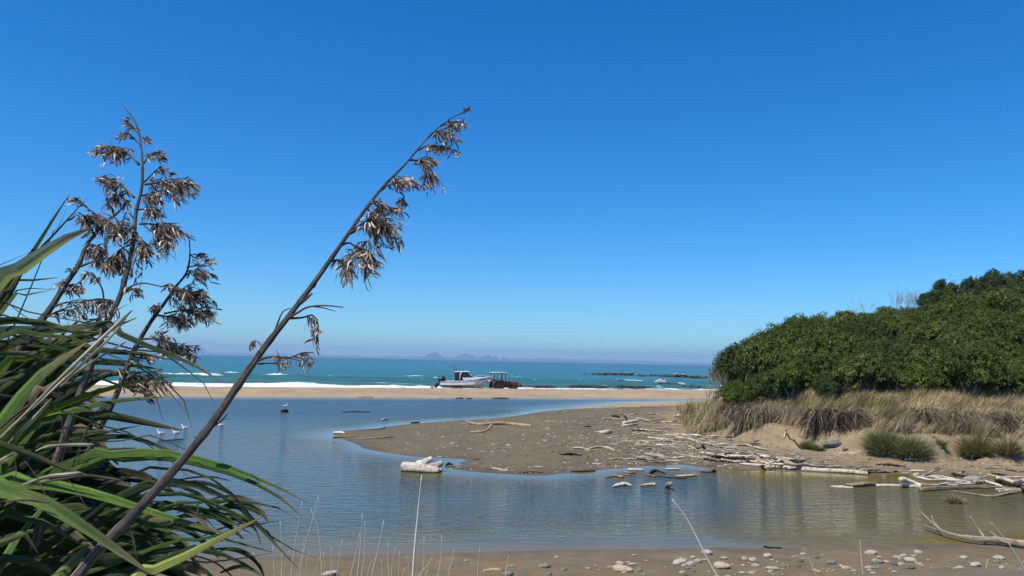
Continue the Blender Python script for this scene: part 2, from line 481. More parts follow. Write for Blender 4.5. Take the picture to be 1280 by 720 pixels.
def sea_material():
    m, nt, b = new_mat('sea_water')
    P = pos(nt); foam = attr(nt, 'foam'); off = attr(nt, 'offshore')
    n = noise(nt, 1.0, 5, .6, mapping(nt, P, (.012, .05, 1)))
    n2 = noise(nt, 1.0, 4, .6, mapping(nt, P, (.15, .5, 1)))
    f = math_(nt, 'ADD', off, math_(nt, 'MULTIPLY', math_(nt, 'SUBTRACT', n, .5), .16))
    c = ramp(nt, f, [(0.0, (.10, .13, .085)), (.12, (.035, .120, .085)), (.28, (.018, .110, .115)), (.60, (.012, .090, .125)), (.78, (.006, .036, .085)), (1.0, (.004, .018, .055))])
    c = mixc(nt, c, ramp(nt, n2, [(.3, .72), (.7, 1.2)]), 1.0, 'MULTIPLY')
    fn = noise(nt, 3.0, 5, .7, P)
    ff = math_(nt, 'MULTIPLY', foam, 1.6); ff = math_(nt, 'SUBTRACT', ff, math_(nt, 'MULTIPLY', fn, .85))
    ff = ramp(nt, ff, [(.10, 0.0), (.55, 1.0)])
    c = mixc(nt, c, ramp(nt, noise(nt, 1.1, 5, .7, P), [(.35, (.52, .60, .62)), (.55, (.84, .86, .86))]), ff)
    nt.links.new(c, b.inputs['Base Color'])
    nt.links.new(math_(nt, 'ADD', math_(nt, 'MULTIPLY', ff, .5), .22), b.inputs['Roughness'])
    b.inputs['IOR'].default_value = 1.33
    b.inputs['Specular IOR Level'].default_value = .22
    v = mapping(nt, P, (.35, 1.2, 1), (0, 0, R_(5)))
    h = math_(nt, 'ADD', noise(nt, 1.0, 5, .6, v, .4), math_(nt, 'MULTIPLY', fn, .1))
    bump(nt, b, h, .55)
    return m
def build_sea():
    rad = np.concatenate([np.arange(72, 96, 1.5), np.arange(96, 150, .3), np.geomspace(150, 330, 130), np.geomspace(332, 14000, 90)])
    X, Y, F = polar_grid(R_(-44), R_(44), 1100, rad)
    cy = np.interp(X, CR[:, 0], CR[:, 1])
    tb = Y - cy
    ok = tb > 4
    F = F[ok[F].all(1)]
    V0 = np.stack([X, Y, np.zeros_like(X)], 1)
    V0, F, (X, Y, tb) = compact(V0, F, X, Y, tb)
    SL = -.40
    fade = np.exp(-np.maximum(tb - 20, 0) / 40) 
    ph = (fbm(X * .012, Y * .02, 3) - .5) * 22
    s = (tb + ph) / 17.0
    ridge = np.maximum(np.sin(2 * np.pi * s), 0) ** 2.2
    amp = .42 * sstep(16, 30, tb) * np.exp(-np.maximum(tb - 60, 0) / 60) * (.35 + fbm(X * .02 + 3, Y * .03, 2))
    Z = SL + amp * ridge + .10 * (fbm(X * .25, Y * .9, 3) - .5) * sstep(10, 25, tb)
    # shore foam: the spent wave running up the beach
    edge = np.interp(X, [-60, 10, 40], [101, 110, 124]) - (Y - tb) + (fbm(X * .05, Y * .05 + 8, 3) - .5) * 9
    f1 = sstep(12, 15, tb) * (1 - sstep(edge, edge + 4, tb)) * (.30 + .55 * sstep(.36, .6, fbm(X * .35, Y * .5, 4)) + .55 * fbm(X * 1.1, Y * 1.8, 3))
    # broken crests
    br = sstep(.60, .80, fbm(X * .14 + 31, Y * .06 + 4, 3)) * sstep(.55, .95, ridge) * sstep(24, 32, tb) * (1 - sstep(75, 110, tb))
    # the big broken one to the west
    def patch(px, py, wx, wy):
        g = G(px, py, SL); return np.exp(-(((X - g[0]) / wx) ** 2) ** 2 - (((Y - g[1]) / wy) ** 2) ** 1.5)
    pt = patch(232, 470, 3.9, 6) + .9 * patch(262, 470, 2.0, 3) + .8 * patch(344, 469, 2.2, 3) + .5 * patch(290, 467, 2.0, 2.0) + .45 * patch(412, 471, .9, 1.6) + .45 * patch(512, 472, .9, 1.6) + .5 * patch(545, 473, 1.0, 2)
    nn = fbm(X * .9, Y * .9, 4)
    pt = pt * (.55 + nn)
    caps = .7 * sstep(.72, .86, fbm(X * .42 + 50, Y * .09 + 20, 3)) * sstep(30, 60, tb) * (1 - sstep(200, 300, tb)) * .55
    # right side, water broken over the low reef
    rr = sstep(10, 18, X) * sstep(14, 22, tb) * (1 - sstep(52, 70, tb))
    f2 = rr * sstep(.60, .80, fbm(X * .32, Y * .16 + 11, 4)) * .5
    foam = np.clip(f1 * (1 - .55 * sstep(9, 15, X)) + br + pt + caps + f2, 0, 1)
    Z += .40 * np.clip(pt, 0, 1) * nn * 1.6 + .16 * f1 * (nn - .25)
    off = np.interp(np.log10(np.maximum(tb, 10)), np.log10([10, 28, 70, 150, 450, 1400, 14000]), [0, .08, .16, .30, .55, .78, 1.0])
    me = mesh_data('sea', np.stack([X, Y, Z], 1), F, mats=[sea_material()], attrs={'foam': foam, 'offshore': off})
    tag(mobj('sea', me), kind='structure')
build_sea()

# ---- far land
def far_land():
    m = simple('far_land', (.045, .055, .055), .9, 0, .002, .3)
    def ridge(name, px0, px1, dist, prof, label=None, depthm=500, n=90, jitter=.2):
        xs = np.linspace(px0, px1, n); V = []; F = []
        rows = 7
        for j in range(rows):
            dd = dist + depthm * (j / (rows - 1) - .0)
            k = math.sin(math.pi * j / (rows - 1)) ** .8
            for i, x in enumerate(xs):
                hpx = np.interp(x, [p[0] for p in prof], [p[1] for p in prof])
                g = W(x, horizon(x), dd)
                z = hpx * .85 / FPX * dist * k
                z *= 1 + jitter * (vnoise(x * .21 + j * 3.1, j * .9 + px0) - .5) * 2
                V.append((g[0], g[1], -4 + (z + 4) if z > 0.5 else -4))
        for j in range(rows - 1):
            for i in range(n - 1): F.append([j * n + i, j * n + i + 1, (j + 1) * n + i + 1, (j + 1) * n + i])
        o = mobj(name, mesh_data(name, V, F, smooth=True, mats=[m])); tag(o, label, kind='structure'); return o
    ridge('island', 530, 557, 8200, [(530, 0), (532, 4), (535, 8), (539, 10), (542, 11), (546, 10), (550, 6.5), (556, 2.5), (557, 0)], jitter=.08)
    ridge('island', 566, 594, 9300, [(566, 0), (570, 5), (574, 8), (579, 9), (583, 9), (587, 8), (592, 7), (594, 0)], jitter=.12)
    ridge('island', 597, 624, 9600, [(597, 0), (601, 5), (606, 7), (611, 9), (615, 5), (620, 7), (624, 0)], jitter=.25)
    ridge('island', 625, 636, 10000, [(625, 0), (629, 6), (634, 4), (636, 0)], jitter=.2)
    ridge('hills', 120, 960, 12200, [(120, 3.4), (250, 3.6), (420, 3.0), (500, 3.3), (640, 3.6), (700, 4.6), (750, 4.6), (800, 4.0), (880, 2.4), (960, 2)], n=400, jitter=.3, depthm=900)
far_land()

# ---- the air
def haze():
    mb = MB(); mb.box((0, 6500, 88), (15500, 17400, 196))
    m = bpy.data.materials.new('air'); m.use_nodes = True; nt = m.node_tree; nt.nodes.clear()
    o = nt.nodes.new('ShaderNodeOutputMaterial'); v = nt.nodes.new('ShaderNodeVolumePrincipled')
    v.inputs['Color'].default_value = (.50, .76, 1.0, 1); v.inputs['Density'].default_value = 1.6e-4; v.inputs['Anisotropy'].default_value = .1
    nt.links.new(v.outputs[0], o.inputs['Volume'])
    tag(mb.build('haze', m, smooth=False), kind='stuff')
haze()

# ================================================================== REEF ROCKS
rock_mat = simple('reef_rock', (.035, .033, .030), .85, 0, 1.5, .45, .05)
def rock_mesh(name, sx, sy, sz, seed, sub=4, mat=None, rough=.35, pale=0.0, flat=False):
    import bmesh
    bm = bmesh.new(); bmesh.ops.create_icosphere(bm, subdivisions=sub + (1 if flat else 0), radius=1)
    rr = np.random.default_rng(seed); o = rr.random(3) * 50
    from mathutils import noise as mn
    cols = []
    for v in bm.verts:
        kx = min(9.0, sx / sz * .55) if flat else 1.0
        n = mn.fractal(Vector((v.co.x * kx, v.co.y, v.co.z)) * 1.3 + Vector(o), .8, 2.0, 5)
        v.co *= 1 + rough * n
        if flat and v.co.z > .45: v.co.z = .45 + (v.co.z - .45) * .45 + .55 * n
        v.co = Vector((v.co.x * sx, v.co.y * sy, v.co.z * sz))
    me = bpy.data.meshes.new(name); bm.to_mesh(me); bm.free()
    me.polygons.foreach_set('use_smooth', np.ones(len(me.polygons), bool))
    if mat: me.materials.append(mat)
    return me
def reef_material():
    m, nt, b = new_mat('reef_rock_capped')
    P = pos(nt); z = N(nt, 'ShaderNodeSeparateXYZ'); nt.links.new(P, z.inputs[0])
    f = math_(nt, 'ADD', z.outputs[2], math_(nt, 'MULTIPLY', noise(nt, .8, 4, .6, P), .9))
    c = ramp(nt, f, [(.55, (.040, .037, .033)), (.95, (.11, .095, .075)), (1.25, (.36, .34, .30))])
    nt.links.new(c, b.inputs['Base Color']); b.inputs['Roughness'].default_value = .9
    bump(nt, b, noise(nt, 2.5, 5, .6, P), .3)
    return m
reef = reef_material()
for k, (x, y, w, h, lab) in enumerate([
        (731, 468.2, 4, 2.0, 'tiny dark reef rock at the seaward end of the reef line'),
        (737, 468.6, 3, 1.2, 'lowest dark reef rock barely above the sea near the reef end'),
        (751, 468.8, 20, 4.2, 'dark reef rock with a small white cap beside the tiny end rocks'),
        (778, 469.0, 31, 4.8, 'long dark reef rock with a broad white guano top'),
        (799, 470.0, 9, 2.8, 'small dark reef rock just after the long white topped rock'),
        (808, 470.2, 6, 2.4, 'small low dark reef rock between two other small reef rocks'),
        (816, 470.2, 7, 3.6, 'blocky dark reef rock beside the gap before the largest ledge'),
        (842, 471.2, 40, 4.8, 'largest pale brown rock ledge of the reef'),
        (872, 472.4, 28, 4.2, 'pale brown rock ledge partly behind the bushes')]):
    g = G(x, y, -.4); dist = g[1]; s = dist / FPX
    me = rock_mesh('rock', w * s / 2, 3.0 + w * .05, h * s * .85, 100 + k, 4, reef, .45, flat=True)
    o = mobj('rock', me, loc=(g[0], g[1], -.5)); tag(o, lab, 'rock', 'reef rocks standing out of the sea')
for k, (x, y, w, h, lab) in enumerate([
        (678, 484.5, 30, 1.8, 'flat black rock in the surf just past the tractor'),
        (752, 482.3, 20, 2.2, 'flat black rock awash at the end of the foam line'),
        (735, 484.0, 46, 2.0, 'long flat black rock shelf in the shore break'),
        (790, 484.6, 40, 1.8, 'flat dark rock shelf at the foot of the sandbar'),
        (779, 477.3, 7, 1.6, 'lone dark rock awash between the reef and the beach'),
        (838, 480.8, 26, 1.6, 'dark flat rock beside the white splash'),
        (858, 484.0, 36, 2.2, 'dark rock shelf next to the dune at the shore')]):
    g = G(x, y, -.4); s = g[1] / FPX
    me = rock_mesh('shore_rock', w * s / 2, 2.2, h * s * 1.15, 140 + k, 4, rock_mat, .5, flat=True)
    o = mobj('shore_rock', me, loc=(g[0], g[1], -.36)); tag(o, lab, 'rock', 'dark rocks in the surf')
# splash over the reef
foam_mat, nt_, b_ = new_mat('white_foam'); b_.inputs['Roughness'].default_value = .7
nt_.links.new(ramp(nt_, noise(nt_, 3, 4, .6, pos(nt_)), [(.3, (.55, .62, .64)), (.6, (.84, .87, .88))]), b_.inputs['Base Color'])
def splash():
    g = G(825, 479.5, -.4); V = []; F = []
    r = np.random.default_rng(5)
    n = 2600
    a = r.random(n) * 2 * np.pi; rr = r.random(n) ** .6
    x = g[0] + np.cos(a) * rr * 1.7; y = g[1] + np.sin(a) * rr * 1.0
    hmax = .8 * np.exp(-((x - g[0]) / .45) ** 2) + .55 * np.exp(-((x - g[0] - .9) / .4) ** 2) + .4 * np.exp(-((x - g[0] + .8) / .5) ** 2) + .15
    z = -.4 + r.random(n) * hmax
    s = .03 + .09 * r.random(n)
    dirs = r.normal(size=(n, 3, 3)); dirs /= np.linalg.norm(dirs, axis=2, keepdims=True)
    c = np.stack([x, y, z], 1)[:, None, :]
    V = (c + dirs * s[:, None, None]).reshape(-1, 3)
    F = np.arange(n * 3).reshape(n, 3)
    o = mobj('sea_spray', mesh_data('sea_spray', V, F, mats=[foam_mat])); tag(o, kind='stuff')
splash()

# ================================================================== DRIFTWOOD
def wood_material(name, a, b_c, dark):
    m, nt, b = new_mat(name)
    uv = N(nt, 'ShaderNodeTexCoord').outputs['UV']
    g = noise(nt, 1.0, 5, .65, mapping(nt, uv, (9, 1.2, 1)), .6)
    blot = noise(nt, 7, 4, .6, objc(nt)); 
    inf = N(nt, 'ShaderNodeObjectInfo').outputs['Random']
    c = ramp(nt, g, [(.28, dark), (.45, a), (.7, b_c)])
    c = mixc(nt, c, ramp(nt, blot, [(.34, .38), (.5, 1.0)]), .75, 'MULTIPLY')
    c = mixc(nt, c, ramp(nt, inf, [(0, (.62, .55, .48)), (.5, (.92, .88, .82)), (1, (1.1, 1.08, 1.05))]), .8, 'MULTIPLY')
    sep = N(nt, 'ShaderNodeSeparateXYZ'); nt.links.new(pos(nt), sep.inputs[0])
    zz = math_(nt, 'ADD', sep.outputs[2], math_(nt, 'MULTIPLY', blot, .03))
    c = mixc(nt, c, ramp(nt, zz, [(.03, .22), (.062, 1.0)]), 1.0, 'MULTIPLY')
    nt.links.new(c, b.inputs['Base Color']); b.inputs['Roughness'].default_value = .85; b.inputs['Specular IOR Level'].default_value = .2
    bump(nt, b, math_(nt, 'ADD', g, math_(nt, 'MULTIPLY', blot, .6)), .012)
    return m
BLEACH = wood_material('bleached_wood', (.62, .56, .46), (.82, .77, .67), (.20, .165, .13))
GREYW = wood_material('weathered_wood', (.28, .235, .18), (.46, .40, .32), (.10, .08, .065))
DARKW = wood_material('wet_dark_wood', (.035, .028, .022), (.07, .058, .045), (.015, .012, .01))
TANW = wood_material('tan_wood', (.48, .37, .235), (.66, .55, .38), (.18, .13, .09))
_ws = [0]
def wood_piece(mb, pts, rads, n=9, irr=.14, sub=3):
    """pts world, radii metres; resampled with small kinks and knots"""
    _ws[0] += 1; r = random.Random(_ws[0])
    m = max(5, sub * len(pts) + 1)
    P = crom(pts, m); rr = np.interp(np.linspace(0, 1, m), np.linspace(0, 1, len(rads)), rads)
    rm = float(np.mean(rads))
    P = [p + np.array([r.uniform(-1, 1), r.uniform(-1, 1), r.uniform(-.6, .6)]) * rm * .10 for p in P]
    rr = [q * (1 + r.uniform(-.06, .06)) for q in rr]
    # ragged ends
    d0 = P[0] - P[1]; d0 = d0 / (np.linalg.norm(d0) + 1e-9)
    P = [P[0] + d0 * rm * .25] + P; rr = [rr[0] * .72] + rr
    d1 = P[-1] - P[-2]; d1 = d1 / (np.linalg.norm(d1) + 1e-9)
    P = P + [P[-1] + d1 * rm * .3]; rr = rr + [rr[-1] * .6]
    mb.tube(P, rr, n, irr=irr, seed=_ws[0])
def wp(px, py, rpx, float_=False, up=0.0):
    """picture point + radius in pixels -> (world point resting on the ground, radius)"""
    g = GT(px, py); s = np.linalg.norm(g - CAM) / FPX; r = rpx * s
    z = (0.0 if float_ else g[2])
    return np.array([g[0], g[1], z + r * (.35 if float_ else .55) + up * s]), r
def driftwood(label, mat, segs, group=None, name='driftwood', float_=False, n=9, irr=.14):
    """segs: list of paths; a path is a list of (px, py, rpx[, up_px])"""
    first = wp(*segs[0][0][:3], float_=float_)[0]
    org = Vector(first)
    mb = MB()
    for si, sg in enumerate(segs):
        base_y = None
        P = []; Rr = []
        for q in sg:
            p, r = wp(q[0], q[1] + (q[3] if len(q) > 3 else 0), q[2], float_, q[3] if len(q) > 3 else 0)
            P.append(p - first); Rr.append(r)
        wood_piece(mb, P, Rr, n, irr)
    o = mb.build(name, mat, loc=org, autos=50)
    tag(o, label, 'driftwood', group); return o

# the forked log floating in the lagoon
def fork_log():
    c = wp(527, 590, 6.5, True)[0]; s = np.linalg.norm(c - CAM) / FPX
    root = empty('driftwood_log', Vector((c[0], c[1], 0)))
    tag(root, 'thick white forked log floating alone in the lagoon', 'driftwood log')
    X = np.array([1, 0, 0.]); Y = np.array([0, 1, 0.]); Z = np.array([0, 0, 1.])
    def q(px, up, dy=0): return X * (px - 527) * s + Y * dy + Z * up * s
    mb = MB(); wood_piece(mb, [q(504, 4.5, .12), q(515, 4.6, .06), q(530, 3.6, 0), q(547, 2.3, -.08)], [6.6 * s, 7.0 * s, 6.2 * s, 4.9 * s], 14, .07, 2)
    mb.build('trunk', BLEACH, root, autos=45)
    mb = MB(); wood_piece(mb, [q(520, 7, .12), q(529, 10.5, .25), q(537, 14.5, .36)], [5 * s, 3.9 * s, 3.2 * s], 11, .08, 2)
    mb.build('limb', BLEACH, root, autos=45)
    mb = MB(); wood_piece(mb, [q(533, 4, .06), q(543, 7.5, .10), q(551, 10, .14)], [4.5 * s, 4.0 * s, 3.4 * s], 11, .08, 2)
    mb.build('limb', BLEACH, root, autos=45)
    mb = MB(); wood_piece(mb, [q(545, 3, .1), q(551, 2.2, .1)], [3.2 * s, 2.6 * s], 9, .1, 2)
    mb.build('limb', BLEACH, root, autos=45)
fork_log()
GF = 'driftwood floating in the shallows by the spit'; GS = 'driftwood lying on the spit'; GR = 'logs lying in the creek by the right bank'
D = driftwood
D('long pale forked log lying near the far edge of the spit', TANW, [[(583, 527, .9, 3), (591, 530, 1.6, 1), (602, 531.5, 1.9), (620, 530, 2.1, 1), (640, 531, 1.8), (664, 533, 1.5)], [(614, 532, 1.5), (609, 538, 1.1), (600, 540.5, 1.2), (588, 540, .8)]], GS)
D('short fat grey log lying just above the shallows', GREYW, [[(807, 570, 3.0, 1.2), (820, 572, 3.3), (835, 574.5, 2.6)], [(822, 569, 1.3, 2), (823, 565, .8, 4)]], GS)
D('white bent log floating closest to the viewer in the shallows', BLEACH, [[(766, 609, 1.2), (774, 607.5, 2.4), (782, 606, 2.6, 1), (789, 608, 1.2)]], GF, float_=True)
D('white log floating beside the upright stump', BLEACH, [[(801, 608, 1.0), (809, 607, 2.1), (819, 606.5, 2.5, .5)]], GF, float_=True)
D('upright dark and white stump standing in the shallows', GREYW, [[(834, 609, 3.0), (836, 607, 2.8, 4), (839, 606, 2.2, 8)]], GF, float_=True)
D('pale plank floating nearest the fat grey log', BLEACH, [[(785, 588, 1.7), (804, 588.5, 1.7)]], GF, float_=True)
D('short brown log floating below the pale plank', GREYW, [[(780, 591, 1.3), (787, 592, 1.8), (795, 591.5, 1.0)]], GF, float_=True)
D('small stub floating under the brown log', GREYW, [[(780, 594, 1.4), (788, 595, 1.2)]], GF, float_=True)
D('pale stick with dark end floating left of the shallows group', GREYW, [[(757, 597.5, .7), (768, 595.5, 1.5), (779, 597.5, 1.6)]], GF, float_=True)
D('black knobbly piece floating in the middle of the shallows', DARKW, [[(812, 593, 1.2), (815, 590, 1.9, 1), (821, 588.5, 1.2, 1), (832, 592, .5)]], GF, float_=True)
D('brown slab floating in front of the black knobbly piece', GREYW, [[(808, 594, 1.4), (819, 596.5, 1.5)]], GF, float_=True)
D('long thin dark pole floating in the shallows', DARKW, [[(822, 596, .6), (840, 597.5, .9), (858, 599, 1.4)]], GF, float_=True)
D('pale broken log at the right end of the long thin pole', BLEACH, [[(845, 595.5, 1.1), (856, 595.5, 1.7, .5), (872, 594.5, 1.5)]], GF, float_=True)
D('pale plank floating against the edge of the spit', BLEACH, [[(832, 587, 1.2), (849, 587, 1.3)]], GF, float_=True)
D('dark branch with an upright stub in the brown water', DARKW, [[(876, 590, .8), (886, 591, 1.1), (895, 589.5, 1.1)], [(891, 590, 1.3), (893, 588, 1.2, 4)]], GF, float_=True)
D('black twisted branch on the open sand of the spit', DARKW, [[(700, 569, .8), (710, 568, 1.5, .8), (727, 569.5, .9)], [(708, 568, 1.0), (714, 567, .8, 3)]], GS)
D('black branch lying at the water edge of the spit', DARKW, [[(713, 590, .7), (728, 590, 1.2), (744, 589, .8)]], GS)
D('left of two overlapping pale branches mid spit', TANW, [[(717, 560.5, 1.3), (724, 561, 1.7), (733, 562, 1.2)]], GS)
D('right of two overlapping pale branches mid spit', TANW, [[(732, 563.5, 1.2), (745, 560, 1.5), (757, 560, 1.6), (768, 563.5, 1.2)], [(735, 564, 1.3), (747, 563, 1.1)]], GS)
D('stout cream log on top of the driftwood pile', BLEACH, [[(779, 530, 1.8), (788, 528.5, 2.5, .5), (799, 526, 1.8)]], GS)
D('cream plank at the foot of the driftwood pile', BLEACH, [[(778, 533, 1.3), (788, 532.5, 1.7), (797, 531, 1.0)]], GS)
D('brown log across the back of the driftwood pile', GREYW, [[(788, 523, .9), (800, 524, 1.7), (812, 527.5, 1.2)]], GS)
D('pale pole leaning out to the right of the driftwood pile', TANW, [[(800, 528, .9), (815, 526.5, 1.1), (830, 524, .7)]], GS)
D('white chunk of wood like a cow skull on the spit', BLEACH, [[(750, 542, 2.2), (757, 542, 3.2, .6), (764, 540, 1.6, 1)]], GS)
D('dark clump of wood left of the driftwood pile', DARKW, [[(765, 521, 1.4), (770, 521.5, 2.0), (774, 522.5, 1.2)]], GS)
D('white post standing upright behind the driftwood pile', BLEACH, [[(780, 519, .9), (780.8, 519, .9, 5), (781.5, 519, .7, 10)]], GS, name='wooden_post')
D('pale forked stump leaning near the dune nose', BLEACH, [[(844, 521, 1.6), (848, 520, 1.6, 3), (851, 520, 1.1, 7)], [(846, 521.5, 1.5), (855, 522, 1.7), (863, 521, 1.0)], [(851, 521, 1.0, 5), (855, 521, 1.0, 1)]], GS)
D('thin cream stick lying alone below the driftwood pile', TANW, [[(781, 542, .7), (790, 541.2, .9), (800, 542.8, .8)]], GS)
D('long thin yellow pole lying mid spit', TANW, [[(777, 552, .8), (797, 551.6, 1.0), (818, 551.5, .8)], [(800, 551, .8), (812, 554, .9)]], GS)
D('short bright white plank end to end with a tan pole', BLEACH, [[(827, 551, 1.2), (842, 552.5, 1.4)]], GS)
D('tan pole end to end with a bright white plank', TANW, [[(844, 553.5, 1.0), (868, 552.5, 1.2)]], GS)
D('pale knobbly branch under the tan pole', TANW, [[(828, 560, 1.1), (838, 559.5, 1.6), (850, 560, 1.2), (862, 558.5, 1.4), (871, 563.5, 1.1)]], GS)
D('long thin forked branch reaching to the driftwood bank', TANW, [[(842, 566, .7), (856, 569.5, .9), (868, 572, 1.0), (880, 572, .8), (892, 569.5, 1.0)], [(868, 572, .8), (862, 567, .6)]], GS)
D('bleached grey tuft of root standing above the bank litter', GREYW, [[(878, 559, 2.1), (879, 557, 1.8, 4), (877, 556, .8, 7)], [(874, 551, 1.3), (884, 551.5, .9)]], GS)
D('longest white log lying along the water edge of the right bank', BLEACH, [[(928, 580.5, 1.4), (955, 583.5, 2.0), (985, 586, 2.4), (1020, 589, 2.4), (1060, 591.5, 2.7), (1084, 593.5, 2.2)]], GR)
D('grey log running just behind the longest white log', GREYW, [[(960, 578.5, 1.6), (990, 579.5, 2.0), (1012, 581, 1.6), (1030, 576.5, .9)]], GR)
D('short white log slanting on top of the driftwood bank', BLEACH, [[(951, 572, 2.0, 2), (960, 574.5, 2.3, 1), (968, 578.5, 1.8)]], GR)
D('branching grey pole crossing the driftwood bank', GREYW, [[(900, 571, 1.0), (916, 573, 1.4, 1), (934, 570, 1.3, 1), (948, 573, 1.0)], [(916, 573, 1.0), (909, 579, 1.0)]], GR)
D('long brown pole at the back of the driftwood bank', TANW, [[(905, 569, 1.0), (940, 567.5, 1.2, 1), (962, 571.5, 1.0)]], GR)
D('flat white slab at the creek end of the log line', BLEACH, [[(1038, 609, 1.1), (1050, 610, 2.2), (1066, 611, 1.6)]], GR, float_=True)
D('thick grey barked log next to the flat white slab', GREYW, [[(1058, 607, 2.0), (1068, 608.5, 3.4), (1083, 607, 3.5, .6), (1095, 606.5, 2.2)]], GR, float_=True)
D('straight white log in the middle of the log line', BLEACH, [[(1096, 608, 1.9), (1116, 608.5, 2.1), (1142, 609.5, 1.9)]], GR, float_=True)
D('thick white log pointing up out of the creek', BLEACH, [[(1151, 610, 3.4), (1143, 607, 3.3, 2), (1133, 603, 3.0, 6), (1126, 602, 2.6, 9)]], GR, float_=True)
D('longest grey log in the creek with a swollen butt', GREYW, [[(1151, 614, 3.0), (1165, 613, 3.4), (1190, 611.5, 2.4), (1215, 609.5, 2.0, 1), (1250, 611, 2.0), (1284, 613.5, 1.8)]], GR, float_=True)
D('pale log angled behind the swollen log', BLEACH, [[(1163, 596.5, 1.5), (1180, 599, 2.1), (1198, 602, 1.8), (1212, 604, 1.2)]], GR)
D('dark forked branch on the creek edge behind the logs', DARKW, [[(1190, 593, 1.0), (1198, 595, 1.2, 2), (1214, 598, 1.2)], [(1194, 594, .8), (1192, 592, .6, 3)]], GR)
D('short white log sloping down to the swollen log', BLEACH, [[(1232, 603, 1.6, 1), (1243, 606.5, 2.0), (1253, 610, 1.7)]], GR)
D('white root stump reaching up at the right end of the logs', BLEACH, [[(1247, 600, 1.7, 5), (1256, 602, 2.3, 3), (1268, 606, 3.0), (1284, 607, 3.3)], [(1270, 606, 3.0), (1276, 606, 2.4, 7), (1281, 606, 2.0, 16)]], GR)
D('dark log lying in front of the root stump', DARKW, [[(1246, 603, 2.4), (1258, 606, 2.6), (1266, 608, 2.0)]], GR)
D('thin dark pole with a fork lowest in the creek logs', GREYW, [[(1188, 614, 1.0), (1212, 618, 1.3), (1238, 621.5, 1.5), (1258, 617.5, 1.4, 1), (1279, 614.5, 1.1)], [(1238, 621, 1.0), (1246, 623.5, .8)]], GR, float_=True)
D('small tan plank on the mud above the thick white log', TANW, [[(1138, 589.5, 1.3), (1155, 590, 1.4)]], GR)
D('pale bent stake standing in the eroded dune face', TANW, [[(980, 548, .8), (982, 540, .9, 4), (985, 538, .9, 14), (995, 536, .6, 29)]], None, name='wooden_stake')
D('pale stick lying at the foot of the dune', TANW, [[(1050, 568, 1.0), (1062, 567, 1.2), (1075, 566, .8)]], GS)
D('short pale log on the flat below the green tussocks', BLEACH, [[(1131, 575, 1.0), (1139, 574.5, 1.6), (1146, 575, 1.0)]], GS)
D('white weathered stick at the very tip of the spit', BLEACH, [[(417, 541.5, 1.2), (424, 541.5, 1.6), (431, 542, 1.1)]], GS)
D('grey plank half in the water at the tip of the spit', GREYW, [[(416, 547, 1.1), (428, 546.5, 1.2), (440, 546.5, .9)]], GS)
D('long low grey log lying near the spit tip', GREYW, [[(447, 549.5, .9), (468, 548.5, 1.4), (491, 546.5, 1.0)]], GS)
D('pale chunk stranded in the water off the spit edge', BLEACH, [[(477, 525.5, 1.0), (481, 524.5, 1.5), (485, 524, .9)]], GF, float_=True)
D('thin dark pole floating in the far lagoon', DARKW, [[(427, 515.5, .5), (445, 515, .8), (463, 515.2, .5)]], GF, float_=True)
D('small dark log stranded on the far sandbar edge', GREYW, [[(448, 496.2, .8), (466, 496.2, .9)]], GF, float_=True)
D('small dark piece at the north edge of the spit', DARKW, [[(514, 529, .8), (524, 528, .9)]], GS)
D('thin low branch along the north edge of the spit', GREYW, [[(447, 537.5, .5), (475, 536.5, .8, .4), (482, 533.5, .5, 1)]], GS)
D('dark twig lying beside the small sand inlet', DARKW, [[(557, 582, .9), (561, 580, 1.7, .8), (566, 581.5, 1.0)]], GF, float_=True)
D('cream slab lying under the dark twig at the inlet', BLEACH, [[(557, 584, .9), (569, 583, 1.2)]], GF, float_=True)
D('black stick lying on the near beach at the waterline', DARKW, [[(955, 683.5, 1.0), (962, 685.5, 1.3), (968, 685, .8), (976, 686, 1.2)]], None)
D('pale flat plank on the near sand', TANW, [[(604, 715, 1.6), (616, 714, 2.4), (629, 713.5, 1.5)]], None)
D('pale stick lying near the middle water edge of the spit', TANW, [[(615, 585, .7), (624, 587.5, 1.2), (634, 589, .9)]], GS)
D('thin dark stick along the lower spit edge', DARKW, [[(649, 591.5, .6), (665, 590.5, .9), (679, 591.5, .6)]], GS)
D('short cream stick low on the spit by the inlet side', BLEACH, [[(741, 580, .9), (752, 580.5, 1.0)]], GS)
for q, (a, b2) in enumerate([((570, 497.8), (579, 497.6)), ((583, 498.2), (590, 498)), ((615, 497.8), (636, 498))]):
    D(['dark clod of weed at the sandbar edge below the boat', 'smallest dark weed clod beside the boat side clod', 'dark line of weed at the sandbar edge below the tractor'][q], DARKW, [[(a[0], a[1], .4), ((a[0] + b2[0]) / 2, a[1], .7), (b2[0], b2[1], .4)]], GF, float_=True)

